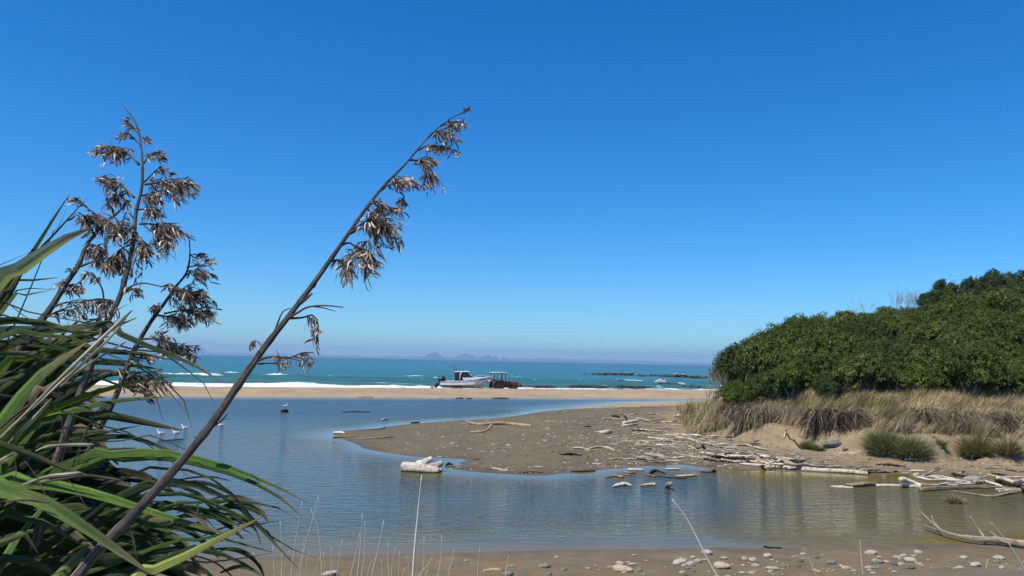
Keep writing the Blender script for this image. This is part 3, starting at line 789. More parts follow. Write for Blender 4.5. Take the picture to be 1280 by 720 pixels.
# dead branch on the near shore at the right
def dead_branch():
    b0 = GT(1262, 686); root = empty('dead_branch', Vector(b0))
    tag(root, 'bare grey dead branch with forked twigs at the near water edge', 'branch')
    def seg(name, pts, par=root):
        P = []; Rr = []
        for (x, y, r, up) in pts:
            g = GT(x, y + up); s = np.linalg.norm(g - CAM) / FPX
            P.append(np.array([g[0], g[1], g[2] + up * s + r * s * .6]) - b0); Rr.append(r * s)
        mb = MB(); wood_piece(mb, P, Rr, 7, .12, 3); return mb.build(name, GREYW, par, autos=60)
    seg('limb', [(1300, 686, 4, 2), (1275, 683, 3.6, 2), (1250, 679, 3.2, 3), (1225, 677, 2.6, 4), (1200, 673, 1.9, 4), (1180, 667, 1.5, 5), (1168, 659, 1.2, 9), (1150, 643, .7, 20)])
    seg('twig', [(1180, 667, 1.0, 5), (1168, 663, .9, 5), (1155, 658, .6, 7)])
    seg('twig', [(1176, 664, 1.0, 6), (1168, 655, .7, 10), (1165, 648, .5, 15)])
    seg('twig', [(1232, 677, 1.4, 4), (1226, 668, 1.1, 10), (1213, 652, .7, 24)])
    seg('twig', [(1252, 679, 1.8, 3), (1243, 672, 1.5, 8), (1238, 668, .9, 11)])
    seg('twig', [(1265, 682, 1.6, 3), (1240, 676, 1.3, 5), (1222, 676, .8, 4)])
dead_branch()

# scattered sticks
def stick_proto(i):
    r = random.Random(900 + i); L = 1.0
    pts = [np.array([t * L - .5, r.uniform(-.07, .07), r.uniform(0, .05)]) for t in np.linspace(0, 1, 5)]
    mb = MB(); rr = [r.uniform(.03, .06) for _ in range(5)]; rr[-1] *= .5
    wood_piece(mb, pts, rr, 7, .2, 2)
    if i % 2:
        a = pts[2]; mb.tube([a, a + np.array([r.uniform(.08, .2), r.uniform(.1, .2) * r.choice([-1, 1]), .05])], [.03, .014], 6, irr=.2)
    V = np.array(mb.V)
    return mesh_data('stick', V, mb.F, col=np.ones((len(V), 3)), uv=np.array(mb.UV), mats=[[TANW, BLEACH, GREYW, BLEACH, TANW, GREYW, DARKW][i % 7]])
protos = [stick_proto(i) for i in range(14)]
CNAME = {0: 'tan', 1: 'bleached white', 2: 'weathered grey', 3: 'bleached white', 4: 'tan', 5: 'weathered grey', 6: 'dark wet'}
def scatter(n, region, wfun, smin, smax, label, grp, kinds=None, name='driftwood_stick', pile=0.0, wet=.1):
    k = 0; tries = 0; rr = random.Random(hash(grp) % 1000 if False else len(grp) * 7 + n)
    while k < n and tries < n * 60:
        tries += 1
        x = rr.uniform(region[0], region[2]); y = rr.uniform(region[1], region[3])
        if rr.random() > wfun(x, y): continue
        g = GT(x, y)
        d = float(land_d(np.array([g[0]]), np.array([g[1]]))[0])
        if d < wet: continue
        i = rr.choice(kinds or range(14))
        L = smin * (smax / smin) ** (rr.random() ** 1.5)
        o = mobj(name, protos[i]); th = rr.gauss(0, .55)
        rs = rr.uniform(.7, 1.5) * min(1.0, .55 / L) ** .4
        o.scale = (L, L * rs, L * rs * .9)
        o.location = (g[0], g[1], g[2] + L * .03 * rs + rr.random() * pile); o.rotation_euler = (rr.uniform(-.1, .1), rr.uniform(-.1, .1) - pile * rr.uniform(-1, 1), th)
        tag(o, label % CNAME[i % 7], 'driftwood', grp); k += 1
def tri(x, a, b, c): return max(0, min((x - a) / (b - a), 1, (c - x) / (c - b)))
scatter(70, (885, 562, 1035, 588), lambda x, y: max(0, 1 - abs(y - (567 + (x - 885) * .11 + 5)) / 9) * (1 if x < 990 else .45), .35, 1.6, '%s stick heaped in the driftwood bank beside the creek', 'sticks heaped along the creek edge', pile=.14)
scatter(58, (800, 538, 960, 568), lambda x, y: tri(x, 780, 890, 975) * max(0, 1 - abs(y - (548 + (x - 800) * .06)) / 11), .25, 1.1, '%s stick in the litter line under the dune nose', 'sticks in the litter line under the dune nose', pile=.04)
scatter(44, (690, 508, 862, 566), lambda x, y: .35 + .65 * tri(x, 690, 850, 900), .2, .9, '%s stick lying loose on the stony part of the spit', 'loose sticks on the stony part of the spit')
scatter(26, (770, 518, 860, 540), lambda x, y: max(0, 1 - abs(x - 815) / 50), .3, 1.2, '%s stick around the driftwood pile on the spit', 'sticks around the driftwood pile')
scatter(20, (760, 568, 900, 584), lambda x, y: 1, .3, .9, '%s stick along the shallow edge of the spit', 'sticks along the shallow edge of the spit')
scatter(26, (1040, 582, 1280, 592), lambda x, y: .8, .2, .8, '%s stick on the muddy strand behind the creek logs', 'sticks on the muddy strand', kinds=[2, 5, 6, 12, 13])
scatter(16, (1010, 545, 1280, 580), lambda x, y: .6, .2, .8, '%s stick lying at the foot of the eroded dune', 'sticks at the foot of the eroded dune')
scatter(22, (1160, 594, 1280, 616), lambda x, y: 1, .4, 1.5, '%s branch tangled among the creek logs', 'branches tangled among the creek logs', pile=.10, wet=-3)
scatter(14, (460, 540, 690, 590), lambda x, y: .7, .12, .35, '%s stick on the bare dark end of the spit', 'sticks on the bare end of the spit')

# fine litter: chips and shell grit nobody could count
def chips():
    r = np.random.default_rng(21)
    def pick(n, x0, x1, y0, y1, wf):
        out = []
        while len(out) < n:
            x = r.uniform(x0, x1); y = r.uniform(y0, y1)
            if r.random() < wf(x, y): out.append((x, y))
        return out
    pts = pick(2800, 560, 900, 505, 592, lambda x, y: np.clip((x - 560) / 300, .03, 1) * (1 if y < 560 else .35)) \
        + pick(900, 860, 1280, 545, 592, lambda x, y: 1) + pick(260, 440, 640, 525, 588, lambda x, y: 1) + pick(1500, 760, 1000, 530, 585, lambda x, y: np.clip(1 - abs(y - 553 - (x - 800) * .12) / 22, 0, 1))
    P = np.array(pts); z = np.full(len(P), .15)
    V = np.stack([(P[:, 0] - 640) / FPX, -(P[:, 1] - 360) / FPX, -np.ones(len(P))], 1) @ RMn.T
    for _ in range(7):
        t = (z - 3.6) / V[:, 2]; X = V[:, 0] * t; Y = V[:, 1] * t; z = .5 * z + .5 * np.maximum(ground_z(X, Y), 0)
    ok = land_d(X, Y) > .15; X, Y = X[ok], Y[ok]; Z = ground_z(X, Y); n = len(X)
    L = .02 + .15 * r.random(n) ** 4; Wd = .010 + .022 * r.random(n); H = .006 + .016 * r.random(n)
    th = r.normal(0, .9, n); c, s = np.cos(th), np.sin(th)
    base = np.array([(-1, -1, -.3), (1, -.8, -.3), (.9, 1, -.3), (-1, .9, -.3), (-.6, -.5, 1), (.7, -.4, .9), (.5, .5, 1), (-.7, .4, .9)])
    Q = base[None] * np.stack([L, Wd, H], 1)[:, None, :]
    Xr = Q[..., 0] * c[:, None] - Q[..., 1] * s[:, None] + X[:, None]; Yr = Q[..., 0] * s[:, None] + Q[..., 1] * c[:, None] + Y[:, None]
    Vv = np.stack([Xr, Yr, Q[..., 2] + Z[:, None] + .004], -1).reshape(-1, 3)
    f = np.array([[4, 5, 6, 7], [0, 1, 5, 4], [1, 2, 6, 5], [2, 3, 7, 6], [3, 0, 4, 7]])
    F = (f[None] + (np.arange(n) * 8)[:, None, None]).reshape(-1, 4)
    pal = np.array([(.42, .37, .30), (.30, .235, .165), (.19, .15, .11), (.08, .065, .05), (.56, .51, .44), (.25, .20, .15)])
    C = np.repeat(pal[r.integers(0, 6, n)] * r.uniform(.5, .9, (n, 1)), 8, 0)
    o = mobj('beach_litter', mesh_data('beach_litter', Vv, F, col=C, smooth=False, mats=[tinted('litter', .9, .25, 20)])); tag(o, kind='stuff')
chips()

# ================================================================== COBBLES
STONE = []
for nm, a, b2, dk in (('pale_stone', (.40, .36, .29), (.62, .57, .48), 'pale'), ('grey_stone', (.20, .20, .18), (.33, .33, .30), 'grey'), ('tan_stone', (.46, .36, .25), (.62, .51, .37), 'tan'), ('dark_stone', (.10, .11, .115), (.18, .19, .19), 'dark'), ('orange_stone', (.50, .30, .19), (.62, .40, .27), 'orange')):
    m, nt, b = new_mat(nm); P = objc(nt)
    c = ramp(nt, noise(nt, 2.2, 6, .65, P), [(.32, a), (.68, b2)])
    c = mixc(nt, c, ramp(nt, noise(nt, 9, 3, .6, P), [(.36, .55), (.5, 1.0)]), .6, 'MULTIPLY')
    nt.links.new(c, b.inputs['Base Color']); b.inputs['Roughness'].default_value = .75; bump(nt, b, noise(nt, 14, 4, .6, P), .02)
    STONE.append((m, dk))
def stone_proto(i, mi):
    me = rock_mesh('stone', 1, .85, .72, 300 + mi * 9 + i, 3, None, .26); me.materials.append(STONE[mi][0]); return me
sproto = {mi: [stone_proto(mi * 7 + i, mi) for i in range(4)] for mi in range(5)}
def stone(px, py, rpx, mi, label, grp, asp=1.0):
    g = GT(px, py + rpx * .35); s = np.linalg.norm(g - CAM) / FPX; r = rpx * s * .88
    o = mobj('stone', random.choice(sproto[mi])); o.scale = (r * asp, r * random.uniform(.8, 1.1), r * random.uniform(.75, 1.0))
    o.location = (g[0], g[1], g[2] + r * .30); o.rotation_euler = (random.uniform(-.15, .15), random.uniform(-.15, .15), random.uniform(-.35, .35))
    tag(o, label, 'stone', grp)
GC = 'rounded stones on the near beach'
for a in [(884, 690.5, 6.5, 0, 'round pale stone at the foot of the long leaning dry stem', 1), (902, 707, 8.6, 2, 'largest rounded tan boulder on the near beach', 1.25), (864, 705, 6, 0, 'bright white stone left of the largest tan boulder', 1),
          (849, 702.5, 7, 0, 'long pale stone in the cluster left of the largest tan boulder', 1.4), (872, 701, 4.6, 0, 'white stone tucked behind the largest tan boulder', 1.1), (778, 711, 8, 2, 'flat tan slab stone half buried in sand', 1.7),
          (765, 709.5, 5, 1, 'grey stone beside the flat tan slab', 1.3), (775, 704, 4.4, 2, 'low tan stone just behind the flat tan slab', 1.5), (799, 712.5, 4, 1, 'pale blue grey stone right of the flat tan slab', 1.1), (905, 697.5, 4, 0, 'pale stone directly above the largest tan boulder', 1.1),
          (959, 694.5, 5, 0, 'wedge shaped white stone standing alone by the black stick', 1.1), (942, 700, 5, 0, 'chalky stone right of a tan stone pair', 1.1), (931, 698.5, 4.2, 2, 'tan stone touching a chalky stone', 1.2), (945, 707, 4, 0, 'pale stone below the chalky stone', 1.4),
          (965, 710.5, 5, 0, 'long pale stone below the wedge shaped stone', 1.6), (984, 707.5, 4.2, 1, 'blue grey egg shaped stone', .8), (1089, 691, 5, 0, 'flat pale stone nearest the water above the orange stone', 1.4), (1097, 702, 5, 1, 'grey stone under the orange stone', 1.4),
          (1099, 696.5, 3.7, 4, 'only orange stone on the near beach', 1), (1138, 700, 5.6, 0, 'brightest white stone near the dead branch', 1.25), (1126, 705.5, 3.8, 0, 'white stone beside the dark flat stone', 1.1), (1136, 709.5, 4, 3, 'dark flat stone beside the brightest white stone', 2.0), (1121, 697, 3.6, 2, 'tan stone left of the brightest white stone', 1.2), (1129, 694.5, 3.6, 0, 'small pale stone behind the brightest white stone', 1.2),
          (1039, 703, 5, 1, 'smooth dark grey stone alone on sand', 1.3), (1052, 708, 3.8, 2, 'small tan stone beside the smooth grey one', .9), (1205, 697, 3.6, 0, 'small white stone in front of the dead branch', 1.2), (1219, 706, 5.3, 0, 'large white stone closest below the dead branch', 1.2), (1249, 697.5, 4.5, 0, 'flat white stone touching the dead branch shade', 1.3),
          (1215, 715.5, 4.5, 0, 'long white stone at the bottom edge by the big white one', 1.9), (1275, 714.5, 4.6, 1, 'grey stone at the right edge of the beach', 1.3), (1148, 690.5, 3.6, 2, 'flat buff stone by the water left of the dead branch', 1.5), (1086, 709.5, 3.8, 0, 'cream stone below the orange stone', 1.5),
          (680, 707.5, 5, 1, 'flat grey stone alone in the middle of the near sand', 1.6), (635, 717, 5, 1, 'grey stone touching the pale flat plank', 1.5), (687, 717, 4, 1, 'dark topped upright grey stone', .8), (412, 717, 7, 0, 'mossy pale stone among the dry stems', 1.4),
          (965 , 700, 2.4, 2, 'little buff stone near the wedge shaped stone', 1.2), (1001, 701, 3, 3, 'small dark stone left of the smooth grey one', 1.3), (1021, 697, 3, 3, 'small dark stone behind the smooth grey one', 1.1), (1004, 692.5, 3.4, 0, 'small pale stone high on the beach', 1.3), (962, 714, 3, 0, 'small white stone at the bottom edge', 1.3)]:
    stone(*a[:5], GC, a[5])
rs = random.Random(44)
for k in range(150):
    x = rs.choice([rs.uniform(560, 1280), rs.gauss(870, 70), rs.gauss(1110, 90)]); y = 692 + 28 * rs.random() ** .6
    if not (480 < x < 1285): continue
    if x < 700 and rs.random() < .6: continue
    mi = rs.choices([0, 1, 2, 3, 4], [5, 2.2, 3, 1, .25])[0]; rp = 1.2 + 2.6 * rs.random() ** 2
    stone(x, y, rp, mi, 'small %s pebble scattered on the near sand' % STONE[mi][1], 'small pebbles on the near sand', rs.uniform(.9, 1.6))
rs = random.Random(45)
for k in range(90):                      # pale stones out on the spit
    x = rs.uniform(640, 1270); y = rs.uniform(512, 582) if x < 860 else rs.uniform(556, 584)
    g = GT(x, y)
    if float(land_d(np.array([g[0]]), np.array([g[1]]))[0]) < .4: continue
    mi = rs.choice([0, 0, 2, 1]); stone(x, y, .45 + .8 * rs.random() ** 3, mi, 'small %s stone lying out on the spit' % STONE[mi][1], 'small stones on the spit', rs.uniform(1, 1.6))
for a in [(1145, 593.5, 3.2, 0, 'pale round stone under the small tan plank', 1.1), (1216, 600, 8.5, 1, 'big grey boulder sitting among the creek logs', 1.15), (1200, 604, 5.5, 1, 'pale grey boulder half sunk beside the big grey one', 1.0), (1041, 554.5, 7, 3, 'dark mound shaped boulder on the dune sand', 1.8), (1057, 561, 3, 3, 'small dark boulder beside the mound shaped one', 1.3), (1105, 595, 2.0, 1, 'small grey stone on the strand', 1.4)]:
    stone(*a[:5], 'boulders by the creek and dune', a[5])

# ================================================================== DUNE GRASS
def blades(R0, D, L, Wd, C, bend, seg=3, tipdrop=None):
    """vectorised ribbon blades. R0 roots, D unit dirs, bend vectors added quadratically"""
    n = len(R0); out = []; side = np.cross(D, np.array([0, 0, 1.0])); side /= np.linalg.norm(side, axis=1, keepdims=True) + 1e-6
    a = rng.uniform(0, np.pi, n); fw = np.stack([np.cos(a), np.sin(a), np.zeros(n)], 1)
    side = fw
    for k in range(seg + 1):
        t = k / seg; c = R0 + D * (L * t)[:, None] + bend * (t * t)
        w = (Wd * (1 - t) ** .7 * .5 + .0008)[:, None]
        out += [c - side * w, c + side * w]
    V = np.stack(out, 1).reshape(-1, 3); m = 2 * (seg + 1)
    f = np.array([[2 * k, 2 * k + 1, 2 * k + 3, 2 * k + 2] for k in range(seg)])
    F = (f[None] + (np.arange(n) * m)[:, None, None]).reshape(-1, 4)
    return V, F, np.repeat(C, m, 0)
grass_mat = tinted('dry_grass', .8, .2, 3, .25, spec=.15)
def marram():
    n = 150000
    u = rng.uniform(.22, .74, n); t = rng.uniform(0, 1, n)
    F = F_front(u); toe = np.interp(u, [.22, .25, .35, .45, .7], [31, 30, 28.5, 27.5, 25])
    Y = toe - 1 + (F + 3.0 - toe) * t; X = u * Y
    dd = dune_d(X, Y) + (fbm(X * .7 + 9, Y * .7, 4) - .5) * 2.6
    nose = 1 - sstep(.245, .30, u)
    dens = sstep(1.7, 3.0, dd + nose * 1.9)
    clump = fbm(X * 1.4 + 5, Y * 1.4, 3)
    dens = dens * sstep(.30, .52, clump + .18 * sstep(3, 5, dd) + .12 * nose)
    ok = rng.random(n) < dens
    X, Y, dd, clump, nose, u = X[ok], Y[ok], dd[ok], clump[ok], nose[ok], u[ok]
    Z = ground_z(X, Y); n = len(X)
    # tufts: jitter toward clump centres
    L = (.42 + .38 * rng.random(n)) * (.7 + .6 * clump) * (1 + .8 * nose)
    lv = fbm(X * 1.6 + 90, Y * 1.6, 3) - .5; D = np.stack([.25 + lv * 2.2 + rng.normal(0, .22, n), rng.normal(-.05, .25, n) + (fbm(X * 1.3 + 20, Y * 1.3 + 60, 2) - .5) * 1.2, np.ones(n)], 1); D /= np.linalg.norm(D, axis=1, keepdims=True)
    bend = np.stack([.14 + .12 * rng.random(n), rng.normal(0, .08, n), -.14 * rng.random(n)], 1)
    patch = fbm(X * .5 + 40, Y * .5, 3)
    tan_ = np.array([.60, .47, .27]); grey = np.array([.38, .29, .18]); green = np.array([.19, .20, .06]); gold = np.array([.56, .43, .18])
    r = rng.random(n)[:, None]; pg = sstep(.45, .7, patch)[:, None]
    C = tan_ * (1 - pg) + gold * pg * .6 + green * pg * .4
    C = np.where(r < .22, grey, C); C = np.where(r > .86, green * 1.2, C)
    low = (1 - sstep(2.4, 3.8, dd))[:, None] * (1 - nose[:, None]); C = C * (1 - low) + grey * low
    C = C * rng.uniform(.55, 1.2, (n, 1)) * (.62 + .75 * sstep(.3, .7, fbm(X * 2.6 + 11, Y * 2.6, 3)))[:, None]
    V, Fq, C = blades(np.stack([X, Y, Z - .02], 1), D, L, .018 + .01 * rng.random(n), C, bend)
    o = mobj('grass', mesh_data('grass', V, Fq, col=C, mats=[grass_mat])); tag(o, kind='stuff')
marram()
# grey skirts of dead grass hanging over the eroded face: one thing per hanging tuft
def hanging_tuft(px, py, w, h, n, label, lean=.25, col=(.26, .20, .135)):
    g = GT(px, py); s = g[1] / FPX
    top = g + np.array([0, .35, h * s * .55])
    r = np.random.default_rng(int(px)); 
    R0 = np.stack([r.normal(0, w * s * .30, n), r.uniform(-.1, .5, n), r.uniform(-.22, .28, n)], 1); R0[:, 0] += .12 * np.sin(R0[:, 0] * 9 + px) 
    n = int(n * .7); R0 = R0[:n]; a = None
    nl = max(8, n // 22); lk = r.integers(0, nl, n); la = r.normal(0, .85, nl); lo_ = r.uniform(.35, 1.1, nl); lr = np.stack([r.normal(0, w * s * .30, nl), r.uniform(-.1, .5, nl), r.uniform(-.22, .28, nl)], 1); lb = r.normal(0, .22, nl)
    a = la[lk] + r.normal(0, .16, n); R0 = lr[lk] + r.normal(0, .05, (n, 3))
    D = np.stack([np.sin(a) * .7 + lean, -.9 + .2 * r.random(n), .45 + .3 * r.random(n)], 1); D /= np.linalg.norm(D, axis=1, keepdims=True)
    L = h * s * r.uniform(.5, 1.05, n) * lo_[lk]
    bend = np.stack([lean * .8 * np.ones(n) * r.random(n) + lb[lk] + r.normal(0, .05, n), -.15 * r.random(n) + r.normal(0, .05, n), -h * s * r.uniform(.1, 1.45, n)], 1)
    C = np.array(col) * r.uniform(.35, 1.35, (n, 1)); C = np.where(r.random((n, 1)) < .15, np.array((.50, .40, .25)), C)
    V, F, C = blades(R0, D, L, .02 + .014 * r.random(n), C, bend, 4)
    o = mobj('grass_tuft', mesh_data('grass_tuft', V, F, col=C, mats=[grass_mat]), loc=Vector(top)); tag(o, label, 'grass tuft', 'dead grass hanging over the eroded dune face')
for a in [(915, 527, 22, 22, 900, 'dark grass clump hanging at the left end of the eroded face'), (938, 536, 38, 30, 1700, 'large grey sweeping tuft hanging lowest left of the bent stake', -.35),
          (955, 532, 26, 24, 1100, 'grey tuft hanging just left of the bent stake', -.2), (1000, 530, 30, 22, 1200, 'grey tuft hanging just right of the bent stake'),
          (1030, 540, 34, 30, 1600, 'dark shaggy tuft over the deepest hollow', -.2), (1052, 540, 34, 30, 1500, 'dark shaggy tuft on the far side of the deepest hollow', .2), (1072, 536, 24, 26, 1000, 'brown tuft above the tall green tussock'),
          (1152, 528, 22, 14, 700, 'small dark tuft on the dune lip behind the tussocks'), (1180, 535, 30, 22, 1200, 'grey tuft hanging behind the two green tussocks', .3), (1200, 540, 28, 26, 1100, 'grey tuft sweeping down beside the yellow green tussock', .3),
          (1245, 538, 34, 20, 1200, 'grey brown tuft above the yellow green tussock'), (1275, 540, 30, 24, 1200, 'grey brown tuft at the right end of the eroded face'), (890, 540, 36, 26, 1600, 'golden drooping tuft covering the dune nose', -.2, (.40, .32, .18)),
          (872, 530, 30, 26, 1400, 'golden tuft nearest the sandbar at the dune nose', -.25, (.42, .33, .19))]:
    hanging_tuft(*a, **({'col': (.11, .085, .06)} if 'dark' in a[5] else {}))  # dark tufts: shade of the hollows put into the blade colour
def tussock(px, py, wpx, hpx, n, label, cols, name='grass_tussock'):
    g = GT(px, py); s = g[1] / FPX; r = np.random.default_rng(int(px) + 5)
    a = r.uniform(0, 2 * np.pi, n); q = r.random(n) ** .5
    R0 = np.stack([np.cos(a) * q * wpx * s * .22, np.sin(a) * q * wpx * s * .18, np.full(n, -.03)], 1)
    D = np.stack([np.cos(a) * q * .8 + r.normal(.06, .36, n), np.sin(a) * q * .7 + r.normal(0, .36, n), np.ones(n)], 1); D /= np.linalg.norm(D, axis=1, keepdims=True)
    L = hpx * s * r.uniform(.5, 1.2, n) * (1.1 - .3 * q)
    bend = np.stack([np.cos(a) * q * .10, np.sin(a) * q * .16, -(.10 + .42 * q) * r.random(n) * hpx * s], 1)
    C = np.array(cols)[r.integers(0, len(cols), n)] * r.uniform(.6, 1.2, (n, 1))
    V, F, C = blades(R0, D, L, .016 + .012 * r.random(n), C, bend, 4)
    o = mobj(name, mesh_data(name, V, F, col=C, mats=[grass_mat]), loc=Vector(g)); tag(o, label, 'grass tussock', 'green tussocks on the dune sand')
gr = [(.15, .21, .05), (.21, .26, .07), (.11, .16, .04), (.32, .30, .12), (.38, .31, .18)]
tussock(1104, 566, 38, 36, 2600, 'tall rounded green tussock at the dune foot', gr + [(.28, .24, .12)])
tussock(1141, 571, 40, 30, 2600, 'low wide bright green tussock to the right of the tall one', gr)
tussock(1221, 571, 40, 36, 1600, 'spiky yellow green tussock nearest the creek logs', [(.22, .21, .05), (.16, .17, .05), (.34, .28, .10)])
tussock(1262, 568, 36, 26, 900, 'straw coloured tussock at the right end of the dune foot', [(.24, .21, .09), (.16, .16, .06), (.40, .32, .16)])
tussock(1009, 560, 22, 12, 900, 'small flat green plant mound left of the dark boulder', gr)
tussock(1022, 563, 14, 10, 500, 'smallest green plant beside the dark mound boulder', gr)
tussock(1175, 556, 20, 10, 400, 'sparse green sprig on the sand between tussocks', gr)
tussock(1193, 628, 32, 14, 420, 'dry brown grass clump standing in the creek', [(.40, .31, .19), (.28, .22, .15)], 'grass_clump')

# ================================================================== BUSH THICKET
leaf_mat = tinted('bush_leaf', .62, .45, 1.6, .16, spec=.2)
bark = simple('bark', (.19, .16, .13), .9, 0, 8, .4, .02)
def crown_mesh(seed, nlobes=12, nleaf=9000, sx=1.0, sz=.8, base=(.030, .062, .016), lean=0.0, lsize=.029, loose=0):
    r = np.random.default_rng(seed)
    d = r.normal(size=(nlobes, 3)); d /= np.linalg.norm(d, axis=1, keepdims=True); d[:, 2] = np.abs(d[:, 2]) * .9 - .15
    c = d * r.uniform(.35, .72, (nlobes, 1)); rad = r.uniform(.34, .55, nlobes)
    if loose: c = d * r.uniform(.35, .95, (nlobes, 1)); rad = r.uniform(.20, .42, nlobes)
    li = r.integers(0, nlobes, nleaf); n = r.normal(size=(nleaf, 3)); n /= np.linalg.norm(n, axis=1, keepdims=True)
    n[:, 2] = np.where(n[:, 2] < -.3, -n[:, 2], n[:, 2])
    q = 1 - .30 * r.random(nleaf) ** 1.6
    # sprigs: leaves gather on small shoots
    sh = r.random(nleaf) < .5; ang = (np.round(np.arctan2(n[:, 1], n[:, 0]) * 5) / 5)
    p = c[li] + n * (rad[li] * q)[:, None]
    # leaves gather in rosettes at the shoot tips
    nc = nleaf // 18; ci = r.integers(0, nc, nleaf); p = p[ci] + r.normal(0, .037, (nleaf, 3)); n = n[ci]; li = li[ci]; tone = r.uniform(.62, 1.4, nc)[ci]
    p += (vnoise(p[:, 0] * 7 + seed, p[:, 1] * 7 + p[:, 2] * 5)[:, None] - .5) * n * .22
    p[:, 0] *= sx; p[:, 1] *= sx; p[:, 2] *= sz
    p[:, 0] += lean * np.maximum(p[:, 2], 0)
    # leaf quads
    nn = n + r.normal(0, .55, (nleaf, 3)) + np.array([0, 0, .35]); nn /= np.linalg.norm(nn, axis=1, keepdims=True)
    a = np.cross(nn, r.normal(size=(nleaf, 3))); a /= np.linalg.norm(a, axis=1, keepdims=True); b = np.cross(nn, a)
    s = lsize * r.uniform(.7, 1.35, (nleaf, 1)); 
    V = np.stack([p - a * s, p - b * s * .42, p + a * s, p + b * s * .42], 1).reshape(-1, 3)
    F = np.arange(nleaf * 4).reshape(-1, 4)
    lobtone = r.uniform(.72, 1.25, nlobes)
    C = np.array(base) * (r.uniform(.6, 1.35, (nleaf, 1))) * lobtone[li][:, None] * tone[:, None]
    yel = r.random((nleaf, 1)) < .14; C = np.where(yel, C * np.array([1.7, 1.45, 1.1]), C)
    return mesh_data('crown', V, F, col=np.repeat(C, 4, 0), mats=[leaf_mat])
crowns = [crown_mesh(50 + i, 13 + i % 3, 20000, base=[(.078, .122, .017), (.062, .104, .015), (.090, .132, .018), (.054, .092, .015), (.102, .132, .024)][i % 5]) for i in range(6)]
def stem_mesh(seed, h=1.0):
    r = random.Random(seed); mb = MB()
    for k in range(4):
        a = r.uniform(0, 6.28); e = np.array([math.cos(a) * .45, math.sin(a) * .45, .35 + r.random() * .3])
        mb.tube([np.array([0, 0, -h]), np.array([e[0] * .3, e[1] * .3, -h * .4]), e * .9], [.06, .045, .02], 6, irr=.1, seed=seed + k)
    return mesh_data('trunk', np.array(mb.V), mb.F, col=np.ones((len(mb.V), 3)), uv=np.array(mb.UV), mats=[bark])
stems = [stem_mesh(70 + i) for i in range(3)]
rs = random.Random(12); shrubs = []
tgrid = np.linspace(-.03, 1.12, 12)
for ti, t in enumerate(tgrid):
    F0 = F_front(.4) + t * DEPTH
    n = int((.80 - .235) * F0 / 1.65)
    for k in range(n):
        u = .248 + (.80 - .248) * (k + rs.uniform(-.35, .35) + (.5 if ti % 2 else 0)) / n
        y = float(F_front(u)) + (t + rs.uniform(-.03, .03)) * DEPTH; x = u * y
        dd = float(dune_d(np.array([x]), np.array([y]))[0])
        if dd < 2.3: continue
        gz = gz1(x, y)
        S = float(np.interp(u, sil_u, sil_S)); zmax = 3.6 + S * y + rs.uniform(-.35, .22)
        r = rs.uniform(1.05, 1.55)
        h = min(r * rs.uniform(.95, 1.25), (zmax - gz) * .70 if zmax - gz > .8 else .5)
        if zmax - gz < .35: continue
        if u < .42 and t > .1: h = max(h, min((zmax - gz) * .68, 2.6)); r = max(r, h * .7)
        r = min(r, max(.55, (u - .268) * y * .85))
        shrubs.append((x, y, gz, r, h, rs.random()))
GB = 'coastal bushes of the thicket on the dune'
for k, (x, y, gz, r, h, q) in enumerate(shrubs):
    root = empty('bush', (x, y, gz)); front = y < F_front(x / y) + 2.2
    if front: lab = 'glossy dark green bush in the front row behind the dune grass'
    elif x / y < .33: lab = 'wind clipped green bush on the seaward end of the thicket'
    elif y > F_front(x / y) + 11: lab = 'dark green bush on the skyline ridge of the thicket'
    else: lab = 'dark green bush in the middle of the thicket slope'
    tag(root, lab, 'bush', GB)
    c = mobj('crown', crowns[k % 6], root, (0, 0, h * .62)); c.scale = (r, r, h * 1.05); c.rotation_euler = (rs.uniform(-.15, .15), rs.uniform(-.1, .2), rs.uniform(0, 6.28))
    s_ = mobj('trunk', stems[k % 3], root, (0, 0, h * .55)); s_.scale = (r, r, h * .7)
print('bushes', len(shrubs))
# skyline trees
def tree(px, top_px, wpx, dist, label, lean, seed, nl=13, nleaf=20000, trunks=2):
    x = W(px, top_px, dist); gz = gz1(x[0], x[1]); topz = x[2]; H = max(topz - gz, 1.5); s = dist / FPX
    root = empty('windswept_tree', (x[0] - lean * H * .5, x[1], gz)); tag(root, label, 'tree', 'windswept trees on the dune ridge')
    mb = MB(); r = random.Random(seed)
    for k in range(trunks + 1):
        a = r.uniform(-.5, .5)
        mb.tube([np.array([a * .3, 0, -.2]), np.array([a * .6 + lean * H * .2, r.uniform(-.2, .2), H * .35]), np.array([a * 1.1 + lean * H * .45, r.uniform(-.4, .4), H * .75])], [.11, .08, .03], 7, irr=.15, seed=seed + k)
        for j in range(3):
            b0 = np.array([a * .7 + lean * H * .25, 0, H * (.35 + .12 * j)]); mb.tube([b0, b0 + np.array([r.uniform(-.6, .8), r.uniform(-.5, .5), r.uniform(.3, .8)])], [.045, .015], 5, irr=.1)
    mb.build('trunk', bark, root)
    ch = min(H * .62, wpx * s * .9)
    me = crown_mesh(seed, nl, nleaf, 1, 1, (.050, .080, .016), lean * 1.2, .036, 1)
    c = mobj('crown', me, root, (lean * H * .45, 0, H - ch * .62)); c.scale = (wpx * s * .60, wpx * s * .5, ch * .95); c.location.z = H - ch * .85
tree(1176, 346, 38, 47, 'small windswept tree leaning right and standing apart on the skyline', .45, 301)
tree(1163, 366, 22, 46, 'low windswept tree at the left foot of the leaning one', .3, 306, 9, 7000)
tree(1221, 342, 38, 49, 'round crowned windswept tree right of the leaning one', .15, 302)
tree(1236, 352, 34, 47, 'lower tree crown between the round crowned tree and the tallest', .1, 307)
tree(1252, 337, 44, 50, 'tallest tree of the skyline clump', .1, 303)
tree(1282, 338, 46, 50, 'tree at the right end of the skyline clump', .1, 304)
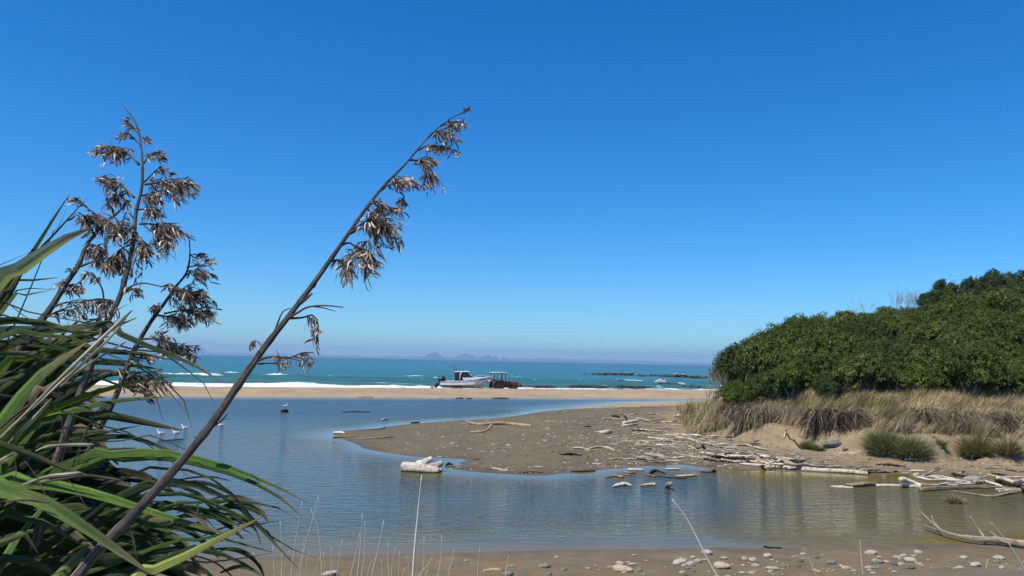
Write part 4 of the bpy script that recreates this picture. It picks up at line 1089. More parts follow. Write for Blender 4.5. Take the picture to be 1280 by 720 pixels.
tree(1300, 345, 44, 48, 'tree just past the right end of the skyline clump', .1, 305)
twig_mat = simple('dead_twig', (.30, .26, .23), .9, 0, 10, .3)
def dead_shrub(px, base_px, top_px, wpx, dist, label, seed, n=16):
    b = W(px, base_px, dist); t = W(px, top_px, dist); H = t[2] - b[2]; s = dist / FPX
    root = empty('dead_shrub', Vector(b) + Vector((0, 0, -.6))); tag(root, label, 'dead shrub', 'leafless shrubs on the thicket skyline')
    r = random.Random(seed); mb = MB()
    def br(p, d, L, rad, lev):
        q = p + d * L; m = p + d * L * .5 + np.array([r.uniform(-1, 1), r.uniform(-1, 1), 0]) * L * .06
        mb.tube([p, m, q], [rad, rad * .8, rad * .5], 4, irr=.1)
        if lev:
            for k in range(3):
                dd = d + np.array([r.uniform(-.7, .8), r.uniform(-.5, .5), r.uniform(-.1, .4)]); dd /= np.linalg.norm(dd); br(p + d * L * r.uniform(.45, 1), dd, L * r.uniform(.4, .65), rad * .55, lev - 1)
    for k in range(n):
        p = np.array([r.uniform(-.5, .5) * wpx * s, r.uniform(-.5, .5), 0.0]); d = np.array([r.uniform(-.25, .35), r.uniform(-.2, .2), 1]); d /= np.linalg.norm(d)
        br(p, d, (H + .6) * r.uniform(.35, .62), .011, 3)
    mb.build('branches', twig_mat, root)
dead_shrub(1077, 392, 370, 24, 47, 'smallest bare twiggy shrub sticking out of the skyline', 401, 8)
dead_shrub(1124, 382, 358, 22, 47, 'bare grey shrub forming the left half of the twig clump', 402, 14)
dead_shrub(1141, 380, 359, 20, 48, 'bare grey shrub next to the left twig clump', 403, 12)
dead_shrub(1153, 380, 357, 8, 48, 'thin bare shrub just left of the leaning tree', 404, 5)
dead_shrub(1199, 378, 358, 16, 47, 'bare grey shrub in the gap right of the leaning tree', 405, 10)
dead_shrub(893, 480, 456, 16, 42, 'brown leafless shrub at the seaward edge of the thicket', 406, 14)
dead_shrub(885, 492, 470, 16, 41, 'low brown leafless shrub where the thicket meets the beach', 407, 12)

# ================================================================== BOAT, TRAILER, TRACTOR
def paint(name, col, rough=.35, metal=0, dirt=.25):
    m, nt, b = new_mat(name)
    f = noise(nt, 3, 6, .7, objc(nt))
    nt.links.new(ramp(nt, f, [(.35, tuple(c * (1 - dirt) for c in col)), (.6, col)]), b.inputs['Base Color'])
    b.inputs['Roughness'].default_value = rough; b.inputs['Metallic'].default_value = metal
    return m
WHITE = paint('white_paint', (.78, .79, .79)); ALU = paint('aluminium', (.42, .44, .45), .4, .3); BLACK = paint('black_plastic', (.018, .018, .02), .35)
GLASS = paint('dark_glass', (.02, .03, .035), .08); RUST = paint('rusty_red_paint', (.17, .055, .038), .75, 0, .55); RUB = paint('tyre_rubber', (.025, .025, .025), .85)
GALV = paint('galvanised_steel', (.30, .31, .31), .5, .6); ROOFP = paint('faded_roof_paint', (.62, .60, .56), .6); GREYP = paint('grey_paint', (.30, .32, .34), .45)
def boat():
    x = W(578, 488, 90.0); gz = gz1(x[0], 90.0)
    root = empty('fishing_boat', (x[0], 90.0, gz + .30)); root.scale = (1.04, 1.04, 1.0); root.rotation_euler = (0, R_(-1.5), R_(3))
    tag(root, 'white hardtop fishing boat with a black outboard parked on a trailer beside the red tractor', 'boat')
    st = [(-2.55, 1.00, .30, .92), (-1.2, 1.06, .26, .96), (.2, 1.06, .22, 1.02), (1.3, .92, .24, 1.12), (2.1, .60, .34, 1.22), (2.7, .26, .62, 1.33), (3.0, .03, .98, 1.40)]
    rings = []
    for X, w, k, top in st:
        ch = k + (top - k) * .34
        rings.append([(X, -w, top), (X, -w * 1.0, ch + .05), (X, -w * .90, ch), (X, -w * .40, k + .09), (X, 0, k), (X, w * .40, k + .09), (X, w * .90, ch), (X, w * 1.0, ch + .05), (X, w, top)])
    mb = MB(); mb.loft(rings, cap=False, closed=False)
    n = 9; mb.add([rings[0][i] for i in range(n)], [list(range(n))[::-1]])
    mb.build('hull', WHITE, root, autos=40)
    mb = MB(); mb.loft([[(X, -w * 1.012, top - .20), (X, -w * 1.03, top - .05), (X, -w * 1.0 + .03, top - .07)] for X, w, k, top in st[1:-1]], cap=False, closed=False)
    mb.build('stripe', GREYP, root)
    mb = MB()
    for s in (-1, 1): mb.tube([(X, s * w, top + .0) for X, w, k, top in st], [.045] * len(st), 8)
    mb.build('gunwale', ALU, root)
    mb = MB(); mb.loft([[(X, -w * .96, top - .02), (X, 0, top + .10), (X, w * .96, top - .02)] for X, w, k, top in st[3:]], cap=False, closed=False); mb.build('foredeck', WHITE, root)
    mb = MB(); mb.box((-.9, 0, .45), (3.2, 1.85, .04)); mb.build('cockpit_floor', GREYP, root)
    mb = MB(); mb.loft([[(.15, -.80, 1.02), (.15, .80, 1.02), (.15, .80, 1.36), (.15, -.80, 1.36)], [(1.7, -.62, 1.15), (1.7, .62, 1.15), (1.45, .60, 1.42), (1.45, -.60, 1.42)], [(2.3, -.30, 1.26), (2.3, .30, 1.26), (2.2, .30, 1.36), (2.2, -.30, 1.36)]])
    mb.build('cabin', WHITE, root, autos=30)
    # windscreen and side glass
    mb = MB(); mb.add([(1.20, -.66, 1.42), (1.20, .66, 1.42), (.62, .60, 2.02), (.62, -.60, 2.02)], [[0, 1, 2, 3]]); mb.build('windscreen', GLASS, root, smooth=False)
    for s in (-1, 1):
        mb = MB(); mb.add([(-.30, s * .80, 1.38), (1.18, s * .67, 1.42), (.60, s * .61, 2.01), (-.30, s * .70, 2.01)], [[0, 1, 2, 3]]); mb.build('side_window', GLASS, root, smooth=False)
        mb = MB(); mb.tube([(1.22, s * .66, 1.40), (.62, s * .61, 2.04)], [.035, .035], 8); mb.tube([(-.30, s * .80, 1.05), (-.26, s * .74, 1.75), (-.05, s * .70, 2.04)], [.05, .05, .05], 8)
        mb.build('cabin_pillar', WHITE, root)
        mb = MB(); mb.box((-.62, s * .80, 1.5), (.52, .02, 1.0)); mb.build('side_curtain', BLACK, root, smooth=False)
    mb = MB(); mb.box((-.05, 0, 2.08), (1.75, 1.50, .09), bev=.04); mb.build('roof', WHITE, root, autos=40)
    mb = MB(); mb.box((-.2, .30, .95), (.45, .45, .9), bev=.05); mb.box((-.2, -.32, .95), (.45, .45, .9), bev=.05); mb.build('seat', BLACK, root)
    mb = MB()
    for k in range(5): mb.cyl((-.98, -.6 + .3 * k, 2.1), (-1.22, -.6 + .3 * k, 2.50), .03, 6)
    mb.tube([(-1.0, -.65, 2.14), (-1.0, .65, 2.14)], [.025] * 2, 6); mb.tube([(-1.08, -.65, 2.30), (-1.08, .65, 2.30)], [.025] * 2, 6)
    mb.build('rod_holder', ALU, root)
    for (a, b2) in (((-1.0, -.5, 2.1), (-1.35, -.5, 3.0)), ((-.95, .3, 2.1), (-.98, .3, 3.25)), ((-.8, .55, 2.1), (-.6, .55, 2.75)), ((-1.05, 0, 2.2), (-1.2, 0, 2.8))):
        mb = MB(); mb.cyl(a, b2, .028, 6, r2=.014); mb.build('fishing_rod', BLACK, root)
    mb = MB(); mb.tube([(1.5, -.78, 1.18), (1.6, -.76, 1.55), (2.5, -.36, 1.62), (3.1, 0, 1.66), (2.5, .36, 1.62), (1.6, .76, 1.55), (1.5, .78, 1.18)], [.024] * 7, 6)
    for X, w, z in ((2.1, .58, 1.22), (2.7, .26, 1.33)):
        for s in (-1, 1): mb.cyl((X, s * w, z), (X, s * w * .92, z + .36), .02, 6)
    mb.build('bow_rail', ALU, root)
    mb = MB(); mb.box((3.15, 0, 1.46), (.55, .22, .10), bev=.02); mb.tube([(2.7, 0, 1.46), (3.4, 0, 1.5), (3.52, 0, 1.32)], [.04, .04, .03], 6); mb.box((3.42, 0, 1.28), (.10, .30, .22)); mb.build('anchor', ALU, root)
    # engine, tilted up
    eng = empty('outboard_motor', (0, 0, 0)); eng.parent = root; eng.location = (-2.50, 0, .66); eng.rotation_euler = (0, R_(42), 0); eng.scale = (1.35, 1.35, 1.3)
    mb = MB(); mb.box((-.18, 0, .36), (.62, .46, .66), bev=.14, taper=.86); mb.build('cowling', BLACK, eng, autos=50)
    mb = MB(); mb.box((-.16, 0, -.22), (.30, .18, .62), bev=.05); mb.box((-.24, 0, -.56), (.52, .34, .03)); mb.build('leg', BLACK, eng)
    mb = MB(); mb.tube([(-.42, 0, -.74), (-.1, 0, -.76), (.12, 0, -.76)], [.09, .10, .03], 10); mb.box((-.15, 0, -.9), (.24, .03, .26)); mb.build('gearcase', BLACK, eng)
    mb = MB()
    for k in range(3):
        a = k * 2.094; c, s = math.cos(a), math.sin(a)
        mb.add([(-.46, c * .03, -.74 + s * .03), (-.50, c * .12 - s * .08, -.74 + s * .12 + c * .08), (-.46, c * .2, -.74 + s * .2), (-.42, c * .12 + s * .06, -.74 + s * .12 - c * .06)], [[0, 1, 2, 3]])
    mb.build('propeller', ALU, eng)
    # trailer
    tr = empty('boat_trailer', (x[0], 90.0, gz)); tr.rotation_euler = (0, 0, R_(3)); tag(tr, 'galvanised steel trailer under the white fishing boat', 'trailer')
    mb = MB()
    for s in (-1, 1): mb.box((0, s * .55, .50), (5.0, .08, .10)); mb.tube([(2.4, s * .55, .5), (3.5, 0, .5)], [.045] * 2, 6)
    for X in (-2.2, -.6, 1.2, 2.3): mb.box((X, 0, .50), (.08, 1.16, .08))
    mb.cyl((3.4, 0, .5), (4.1, 0, .5), .05, 8); mb.build('frame', GALV, tr)
    for X in (-1.0, -.3):
        for s in (-1, 1):
            w = MB(); w.cyl((X, s * .88, .34), (X, s * 1.10, .34), .33, 20); wo_ = w.build('wheel', RUB, tr, autos=40)
            w = MB(); w.cyl((X, s * .9, .34), (X, s * 1.115, .34), .17, 14); w.build('rim', GALV, wo_, autos=40)
boat()
def tractor():
    x = W(627.5, 488, 90.5); y = 90.5; gz = gz1(x[0], y)
    root = empty('tractor', (x[0] - .35, y, gz)); root.scale = (.93, .93, .88); root.rotation_euler = (0, 0, R_(22)); tag(root, 'old rusty red tractor with a boxy cab and pale roof in front of the boat', 'tractor')
    # body +X forward
    mb = MB(); mb.box((1.55, 0, 1.05), (1.9, .62, .55), bev=.06); mb.box((2.52, 0, .95), (.10, .60, .62), bev=.02); mb.build('bonnet', RUST, root, autos=40)
    mb = MB(); mb.box((1.0, 0, .66), (2.6, .40, .34)); mb.box((-.35, 0, .75), (1.0, .5, .5)); mb.build('chassis', RUST, root)
    mb = MB(); mb.box((2.75, 0, .80), (.5, .95, .42), bev=.03); mb.build('front_weight', RUST, root)
    for X, Y, r, w, nm in ((-.35, .72, .72, .38, 'wheel'), (-.35, -.72, .72, .38, 'wheel'), (1.95, .62, .38, .22, 'wheel'), (1.95, -.62, .38, .22, 'wheel')):
        mb = MB(); s = 1 if Y > 0 else -1
        prof = [(-w / 2, r * .6), (-w / 2, r * .92), (-w * .36, r), (w * .36, r), (w / 2, r * .92), (w / 2, r * .6)]; nn = 28
        rings = [[(X + math.cos(2 * math.pi * k / nn) * q, Y + o, r + math.sin(2 * math.pi * k / nn) * q) for k in range(nn)] for o, q in prof]
        mb.loft(rings, cap=False)
        for k in range(nn):
            a = 2 * math.pi * k / nn; rot = Matrix.Rotation(-a, 3, 'Y')
            mb.box((X + math.cos(a) * r * 1.01, Y + (.25 if k % 2 else -.25) * w, r + math.sin(a) * r * 1.01), (.05, w * .5, .05), rot)
        t = mb.build('wheel', RUB, root, autos=40)
        mb = MB(); mb.cyl((X, Y - w * .2, r), (X, Y + w * .2, r), r * .6, 20); mb.cyl((X, Y - w * .4, r), (X, Y + w * .4, r), r * .18, 10); mb.build('rim', RUST, t, autos=40)
    for s in (-1, 1):
        mb = MB(); rg = []
        for k in range(9):
            a = R_(15 + k * 18); c_, s_ = math.cos(a), math.sin(a)
            rg.append([(-.35 + c_ * .80, s * .50, .72 + s_ * .80), (-.35 + c_ * .80, s * .95, .72 + s_ * .80), (-.35 + c_ * .83, s * .95, .72 + s_ * .83), (-.35 + c_ * .83, s * .50, .72 + s_ * .83)])
        mb.loft(rg); mb.build('mudguard', RUST, root, autos=40)
    cab = [(-.95, .66), (.62, .62)]
    mb = MB()
    for X, Yw in cab:
        for s in (-1, 1): mb.box((X, s * Yw, 1.75), (.08, .08, 1.45))
    for s in (-1, 1): mb.box((.02, s * .64, 1.75), (.06, .05, 1.45)); mb.box((-.17, s * .65, 1.28), (1.6, .05, .08)); mb.box((-.17, s * .65, 2.44), (1.6, .06, .08))
    for X in (-.95, .62): mb.box((X, 0, 1.28), (.05, 1.3, .08)); mb.box((X, 0, 2.44), (.06, 1.3, .08))
    mb.build('cab_frame', RUST, root, autos=40)
    mb = MB(); mb.box((-.17, 0, 2.53), (1.95, 1.55, .11), bev=.04); mb.build('roof', ROOFP, root, autos=40)
    mb = MB(); mb.box((-.55, 0, 1.15), (.5, .5, .12), bev=.03); mb.box((-.80, 0, 1.45), (.10, .5, .6), bev=.03); mb.build('seat', BLACK, root)
    mb = MB(); ring = [(.28 + math.cos(a) * .05, math.cos(a) * 0 + math.sin(a) * .2, 1.62 + math.cos(a) * .19) for a in np.linspace(0, 2 * np.pi, 18)]; mb.tube(ring, [.018] * 18, 6); mb.tube([(.28, 0, 1.62), (.50, 0, 1.25)], [.02] * 2, 6); mb.box((.50, 0, 1.3), (.14, .5, .3)); mb.build('steering_wheel', BLACK, root)
    mb = MB(); mb.cyl((1.5, .2, 1.3), (1.5, .2, 1.95), .035, 8); mb.build('exhaust_pipe', BLACK, root)
tractor()

# ================================================================== GULLS
FEA = paint('white_feathers', (.80, .80, .80), .8, 0, .08); FEG = paint('grey_feathers', (.42, .44, .46), .8, 0, .1); BEAK = paint('red_beak', (.45, .06, .03), .5)
def gull(px, py, facing, label, stump=False):
    g = GT(px, py); z = 0.0; lift = .0
    base = Vector((g[0], g[1], 0))
    if stump:
        D('low dark stump in the lagoon with a gull on it', DARKW, [[(px - 3.5, py + 2.6, 1.8), (px, py + 2, 2.6, 1), (px + 3.5, py + 2.6, 1.8)]], None, name='stump', float_=True); lift = .17
    root = empty('gull', base + Vector((0, 0, lift))); root.rotation_euler = (0, 0, 0 if facing > 0 else math.pi); tag(root, label, 'gull', 'gulls resting on the lagoon')
    rings = []
    for X, w, h, zc in ((-.20, .015, .012, .12), (-.13, .05, .035, .11), (-.04, .085, .07, .095), (.06, .09, .08, .09), (.13, .06, .065, .11), (.155, .04, .042, .16), (.17, .035, .036, .20), (.19, .04, .042, .235), (.225, .028, .03, .24), (.24, .012, .012, .235)):
        rings.append([(X, math.cos(a) * w, zc + math.sin(a) * h) for a in np.linspace(0, 2 * np.pi, 13)[:-1]])
    mb = MB(); mb.loft(rings); mb.build('body', FEA, root)
    for s in (-1, 1):
        mb = MB(); mb.loft([[(X, s * (w + .002), zc + h), (X, s * (w + .016), zc), (X, s * w, zc - h * .6)] for X, w, h, zc in ((.08, .085, .04, .12), (0, .088, .05, .12), (-.10, .06, .035, .125), (-.24, .015, .012, .13))], closed=False, cap=False)
        mb.build('wing', FEG, root)
    mb = MB(); mb.tube([(.235, 0, .235), (.262, 0, .232), (.285, 0, .222)], [.011, .009, .003], 6); mb.build('beak', BEAK, root)
    root.scale = (.95, .95, .95)
gull(355.5, 512.5, 1, 'white gull sitting on a low dark stump in the lagoon', True)
gull(277, 534, -1, 'white gull floating next to the leaning flower stalk')
gull(232, 537.5, -1, 'white gull floating between the flax tips and the leaning stalk')
gull(221, 544, -1, 'white gull floating furthest forward of the pair by the flax')
gull(202, 544.5, -1, 'white gull half hidden by the flax leaves')
D('thin dark stick floating in front of the gulls', DARKW, [[(197, 552, .5), (212, 550.5, .8), (229, 549, .5)]], GF, float_=True)

# ================================================================== FLAX PLANT
def flax_leaf_material():
    m, nt, b = new_mat('flax_leaf')
    uv = N(nt, 'ShaderNodeTexCoord').outputs['UV']
    st = noise(nt, 1.0, 3, .6, mapping(nt, uv, (26, .6, 1)))
    bl = noise(nt, 9, 4, .6, objc(nt))
    c = mixc(nt, attr(nt, 'tint', 'Color'), ramp(nt, st, [(.3, .42), (.55, 1.0), (.75, 1.5)]), .85, 'MULTIPLY')
    c = mixc(nt, c, ramp(nt, bl, [(.3, .75), (.65, 1.1)]), .6, 'MULTIPLY')
    spots = ramp(nt, noise(nt, 60, 2, .5, objc(nt)), [(.70, 0.0), (.76, 1.0)])
    c = mixc(nt, c, (.26, .19, .07), math_(nt, 'MULTIPLY', spots, .8))
    c = mixc(nt, c, (.20, .16, .05), math_(nt, 'MULTIPLY', ramp(nt, noise(nt, 3.2, 5, .7, objc(nt)), [(.60, 0.0), (.68, 1.0)]), .45))
    geo = N(nt, 'ShaderNodeNewGeometry')
    c = mixc(nt, c, mixc(nt, c, (1.25, 1.3, 1.3), 1.0, 'MULTIPLY'), geo.outputs['Backfacing'])
    nt.links.new(c, b.inputs['Base Color']); b.inputs['Roughness'].default_value = .48; b.inputs['Specular IOR Level'].default_value = .35
    bump(nt, b, st, .004)
    t = N(nt, 'ShaderNodeBsdfTranslucent'); nt.links.new(mixc(nt, c, (1.5, 1.6, .6), 1.0, 'MULTIPLY'), t.inputs[0])
    mx = N(nt, 'ShaderNodeMixShader'); mx.inputs[0].default_value = .16
    nt.links.new(b.outputs[0], mx.inputs[1]); nt.links.new(t.outputs[0], mx.inputs[2]); nt.links.new(mx.outputs[0], nt.nodes['Material Output'].inputs[0])
    return m
FLAX = flax_leaf_material()
ROOT = np.array([-1.55, 2.35, 1.92])
flax = empty('flax_plant', Vector(ROOT)); tag(flax, 'large green flax plant with sword shaped leaves and tall dry flower stalks', 'flax plant')
COL = {'g': (.070, .135, .016), 'd': (.018, .042, .010), 'm': (.042, .088, .014), 'i': (.010, .018, .006), 'y': (.30, .32, .07), 'l': (.20, .27, .06), 't': (.58, .48, .34), 'o': (.17, .19, .06), 'p': (.38, .44, .29), 'b': (.16, .12, .08)}  # 'i' carries the clump's inner shade, 'p' a sun glint, as leaf colour
fr = random.Random(99)
def ribbon(P, w, roll, roll2, col, fold=.22, tip=.7, base=.35):
    n = len(P); V = []; UV = []; VC = []
    L = 0
    for i in range(n):
        t = i / (n - 1); T = P[min(i + 1, n - 1)] - P[max(i - 1, 0)]; T = T / (np.linalg.norm(T) + 1e-9)
        view = P[i] - CAM; view = view / np.linalg.norm(view)
        S = np.cross(T, view); S = S / (np.linalg.norm(S) + 1e-9); Nn = np.cross(S, T)
        a = roll + (roll2 - roll) * t; S2 = S * math.cos(a) + Nn * math.sin(a); N2 = -S * math.sin(a) + Nn * math.cos(a)
        ww = w * (.68 if w > .02 else .5) * min(1, (1 - t + .002) ** (tip * .8) * 1.6) * min(1, base + t * 2.2)
        if i: L += np.linalg.norm(P[i] - P[i - 1])
        V += [P[i] - S2 * ww + N2 * ww * fold, P[i] - S2 * ww * .5 + N2 * ww * fold * .35, P[i] - N2 * ww * fold * .3, P[i] + S2 * ww * .5 + N2 * ww * fold * .35, P[i] + S2 * ww + N2 * ww * fold]
        UV += [(k / 4, L * 3) for k in range(5)]
        f_ = min(1.0, max(0.0, (t - .93) / .07)); q_ = 1 + .35 * math.sin(t * 9 + w * 900)
        for k in range(5):
            cc = np.array(col) * q_ * (1.0, .92, .55, 1.06, 1.0)[k]
            if k in (0, 4) and w > .03: cc = cc * .82 + np.array((.16, .09, .03)) * .18
            VC.append(cc * (1 - f_) + np.array((.20, .14, .07)) * f_)
    F = [[i * 5 + k, i * 5 + k + 1, (i + 1) * 5 + k + 1, (i + 1) * 5 + k] for i in range(n - 1) for k in range(4)]
    return V, F, UV, np.array(VC)
def leaf_path(pts, d0, d1, extend=True, n=22):
    m = len(pts); P = [W(x, y, d0 + (d1 - d0) * i / (m - 1)) for i, (x, y) in enumerate(pts)]
    if extend:
        r0 = ROOT + np.array([fr.uniform(-.28, .28), fr.uniform(-.25, .25), 0])
        d = P[1] - P[0]; d = d / np.linalg.norm(d); k = np.linalg.norm(P[0] - r0)
        mid = P[0] - d * k * .38 + (r0 - P[0]) * .18
        mid[2] = min(mid[2], P[0][2] - .02)
        P = [r0, mid] + P; n += 10
    return crom(P, n)
def leaf(pts, wpx, c='g', d0=2.2, d1=2.1, roll=None, roll2=None, extend=True, tip=.7, fold=.34, store=None, name='leaf'):
    P = leaf_path(pts, d0, d1, extend)
    w = wpx * (d0 + d1) / 2 / FPX
    roll = fr.uniform(-.4, .4) if roll is None else roll; roll2 = roll + fr.uniform(-.35, .35) if roll2 is None else roll2
    i_ = len(P) * 2 // 3; T_ = P[i_ + 1] - P[i_ - 1]; T_ = T_ / np.linalg.norm(T_); vw = P[i_] - CAM; vw = vw / np.linalg.norm(vw)
    S_ = np.cross(T_, vw); S_ /= np.linalg.norm(S_); N_ = np.cross(S_, T_); sd_ = np.array(sun_dir)
    if c in 'gply' and store is None:                 # the bright blades are the ones whose faces are turned to the sun
        a_ = fr.uniform(.35, .75); f1_, f2_ = [(-S_ * math.sin(q) + N_ * math.cos(q)) @ sd_ for q in (a_, -a_)]
        sg = 1 if abs(f1_) > abs(f2_) else -1; roll, roll2 = sg * a_, sg * a_ * fr.uniform(.6, 1.2)
    col = np.array(COL[c]) * fr.uniform(.9, 1.35)
    V, F, UV, VC = ribbon([p - ROOT for p in P] if False else P, w, roll, roll2, col, fold, tip)
    V = [v - ROOT for v in V]
    if store is not None: store.add(V, F, VC, UV); return
    mb = MB(); mb.add(V, F, VC, UV); mb.build(name, FLAX, flax)
LV = [
 ([(8, 365), (37, 322), (62, 282), (86, 244)], 9, 'o', 2.5, 2.5), ([(20, 350), (40, 318), (66, 274), (87, 243)], 6, 'o', 2.55, 2.55), ([(25, 345), (42, 320), (75, 285), (110, 246)], 7, 'd', 2.45, 2.45),
 ([(30, 335), (52, 300), (68, 263)], 3, 'd', 2.6, 2.6), ([(50, 330), (70, 290), (83, 262)], 3, 'd', 2.6, 2.6),
 ([(-20, 372), (5, 350), (30, 333), (60, 312), (90, 294), (116, 284)], 30, 'p', 2.1, 2.1, .5, -.3), ([(-20, 400), (10, 368), (32, 330), (50, 314)], 16, 'd', 2.2, 2.3),
 ([(-20, 340), (0, 331), (20, 323), (38, 315)], 4, 'o', 2.5, 2.5), ([(-10, 372), (20, 354), (45, 350), (73, 347)], 9, 'g', 2.4, 2.4), ([(0, 385), (20, 370), (40, 360), (67, 362)], 6, 'm', 2.4, 2.4), ([(0, 392), (15, 378), (38, 366), (62, 363)], 9, 'g', 2.3, 2.4),
 ([(-30, 378), (10, 384), (50, 393), (100, 402), (150, 408)], 4, 'd', 2.2, 2.2), ([(-30, 396), (10, 400), (60, 410), (110, 420)], 5, 'd', 2.15, 2.15), ([(-30, 380), (15, 388), (40, 400), (55, 412)], 5, 'm', 2.2, 2.2),
 ([(20, 400), (55, 404), (90, 414), (132, 416)], 16, 'g', 2.2, 2.3, .2, .3), ([(60, 445), (95, 425), (135, 412), (171, 397)], 13, 'm', 2.3, 2.35), ([(70, 425), (105, 404), (135, 394), (160, 380)], 7, 'm', 2.45, 2.5),
 ([(-20, 427), (28, 419), (82, 420), (122, 437), (160, 452)], 11, 'g', 2.1, 2.2), ([(-20, 480), (25, 452), (65, 435), (105, 428), (140, 420)], 15, 'g', 2.1, 2.2),
 ([(100, 408), (145, 415), (180, 430), (212, 442), (250, 460), (278, 478)], 12, 'd', 2.2, 2.1), ([(60, 440), (130, 440), (175, 442), (215, 450)], 14, 'd', 2.3, 2.3), ([(60, 460), (110, 452), (160, 456), (205, 462)], 12, 'd', 2.35, 2.35),
 ([(-15, 555), (12, 515), (38, 478), (72, 452), (108, 428)], 30, 'g', 1.95, 2.05, .15, -.1), ([(20, 520), (50, 490), (80, 470)], 22, 'b', 2.0, 2.0, .3, .6),
 ([(10, 562), (40, 528), (70, 510), (125, 490), (170, 478), (213, 471)], 14, 'g', 2.1, 2.15), ([(20, 560), (55, 524), (100, 510), (150, 500), (212, 496)], 13, 'g', 2.1, 2.2), ([(40, 545), (75, 530), (125, 519), (175, 527), (228, 538)], 18, 'd', 2.2, 2.25),
 ([(30, 560), (90, 543), (130, 538), (158, 542)], 9, 'm', 2.2, 2.2), ([(20, 575), (60, 560), (110, 545), (175, 532)], 9, 'm', 2.3, 2.3), ([(40, 540), (80, 500), (130, 470), (185, 465)], 12, 'd', 2.4, 2.4), ([(10, 500), (60, 480), (120, 462), (160, 470)], 12, 'd', 2.45, 2.4),
 ([(80, 580), (135, 568), (185, 563), (225, 568), (275, 580), (320, 597), (354, 612), (385, 629)], 13, 'g', 2.0, 1.9, .35, .2), ([(90, 590), (160, 573), (215, 573), (265, 585), (310, 600), (350, 622), (378, 646)], 10, 'm', 2.05, 1.95), ([(60, 565), (120, 548), (160, 545), (205, 560), (240, 575)], 10, 'd', 2.3, 2.3),
 ([(-30, 600), (0, 608), (50, 622), (100, 652), (145, 684), (190, 718)], 34, 'g', 1.8, 1.75, .1, .3), ([(-20, 608), (22, 602), (75, 606), (125, 618), (175, 634), (225, 650), (285, 668)], 17, 'g', 1.95, 1.9), ([(-30, 550), (0, 556), (37, 568), (75, 584), (116, 596)], 15, 'm', 1.9, 1.9),
 ([(-30, 598), (0, 583), (30, 557), (66, 540)], 11, 'g', 2.05, 2.15), ([(-30, 720), (-8, 690), (10, 671), (28, 667), (42, 677), (48, 692)], 20, 'l', 1.7, 1.75, .1, .2), ([(10, 690), (28, 664), (55, 632), (84, 598)], 13, 'g', 1.95, 2.05),
 ([(150, 740), (178, 718), (225, 697), (275, 672), (328, 646)], 19, 'y', 1.75, 1.8, .2, .1), ([(40, 760), (70, 724), (98, 695), (116, 678), (127, 683)], 26, 'l', 1.8, 1.85, .1, .6),
 ([(120, 640), (160, 620), (205, 602), (245, 605), (290, 628), (330, 665), (374, 712)], 9, 'd', 2.0, 1.95), ([(150, 640), (200, 618), (240, 620), (290, 640), (335, 665), (352, 690)], 9, 'm', 2.05, 2.0), ([(180, 650), (240, 628), (300, 627), (345, 634), (370, 648)], 7, 'm', 2.1, 2.0),
 ([(180, 690), (255, 674), (300, 660), (355, 650)], 7, 'm', 2.0, 2.0), ([(150, 600), (210, 586), (250, 592), (285, 612), (320, 652), (352, 680), (400, 699)], 5, 'd', 2.1, 2.0), ([(150, 620), (200, 604), (240, 612), (272, 640), (315, 668)], 9, 'd', 2.2, 2.1),
 ([(170, 640), (230, 635), (280, 645), (320, 660)], 10, 'd', 2.2, 2.15), ([(200, 700), (255, 688), (300, 702), (330, 722)], 10, 'd', 2.0, 2.0), ([(190, 690), (230, 690), (262, 722)], 14, 'd', 2.05, 2.05), ([(200, 715), (250, 704), (300, 698), (345, 690)], 5, 'd', 2.0, 2.0),
 ([(120, 640), (170, 650), (220, 668), (250, 700)], 12, 'm', 2.1, 2.0), ([(60, 640), (120, 648), (170, 668), (220, 690), (240, 710)], 18, 'd', 2.15, 2.1), ([(100, 690), (150, 672), (200, 668), (245, 690)], 16, 'd', 2.25, 2.2),
 ([(130, 660), (190, 655), (240, 660), (285, 675), (340, 690)], 8, 'm', 2.2, 2.1),
 ([(0, 520), (40, 500), (90, 480), (130, 465)], 18, 'd', 2.6, 2.6), ([(-20, 460), (30, 440), (80, 425), (120, 425)], 16, 'd', 2.6, 2.6), ([(-20, 440), (20, 430), (60, 425), (100, 430)], 14, 'd', 2.5, 2.5), ([(-10, 640), (40, 640), (90, 665), (130, 700)], 20, 'm', 2.1, 2.0), ([(-20, 655), (20, 645), (60, 655), (100, 680)], 18, 'g', 2.0, 2.0),
 ([(-20, 720), (10, 700), (50, 706), (80, 730)], 20, 'd', 1.9, 1.9)]
for a in LV:
    a = list(a); kw = {}
    if len(a) > 5: kw = dict(roll=a[5], roll2=a[6]); a = a[:5]
    leaf(*a, **kw)
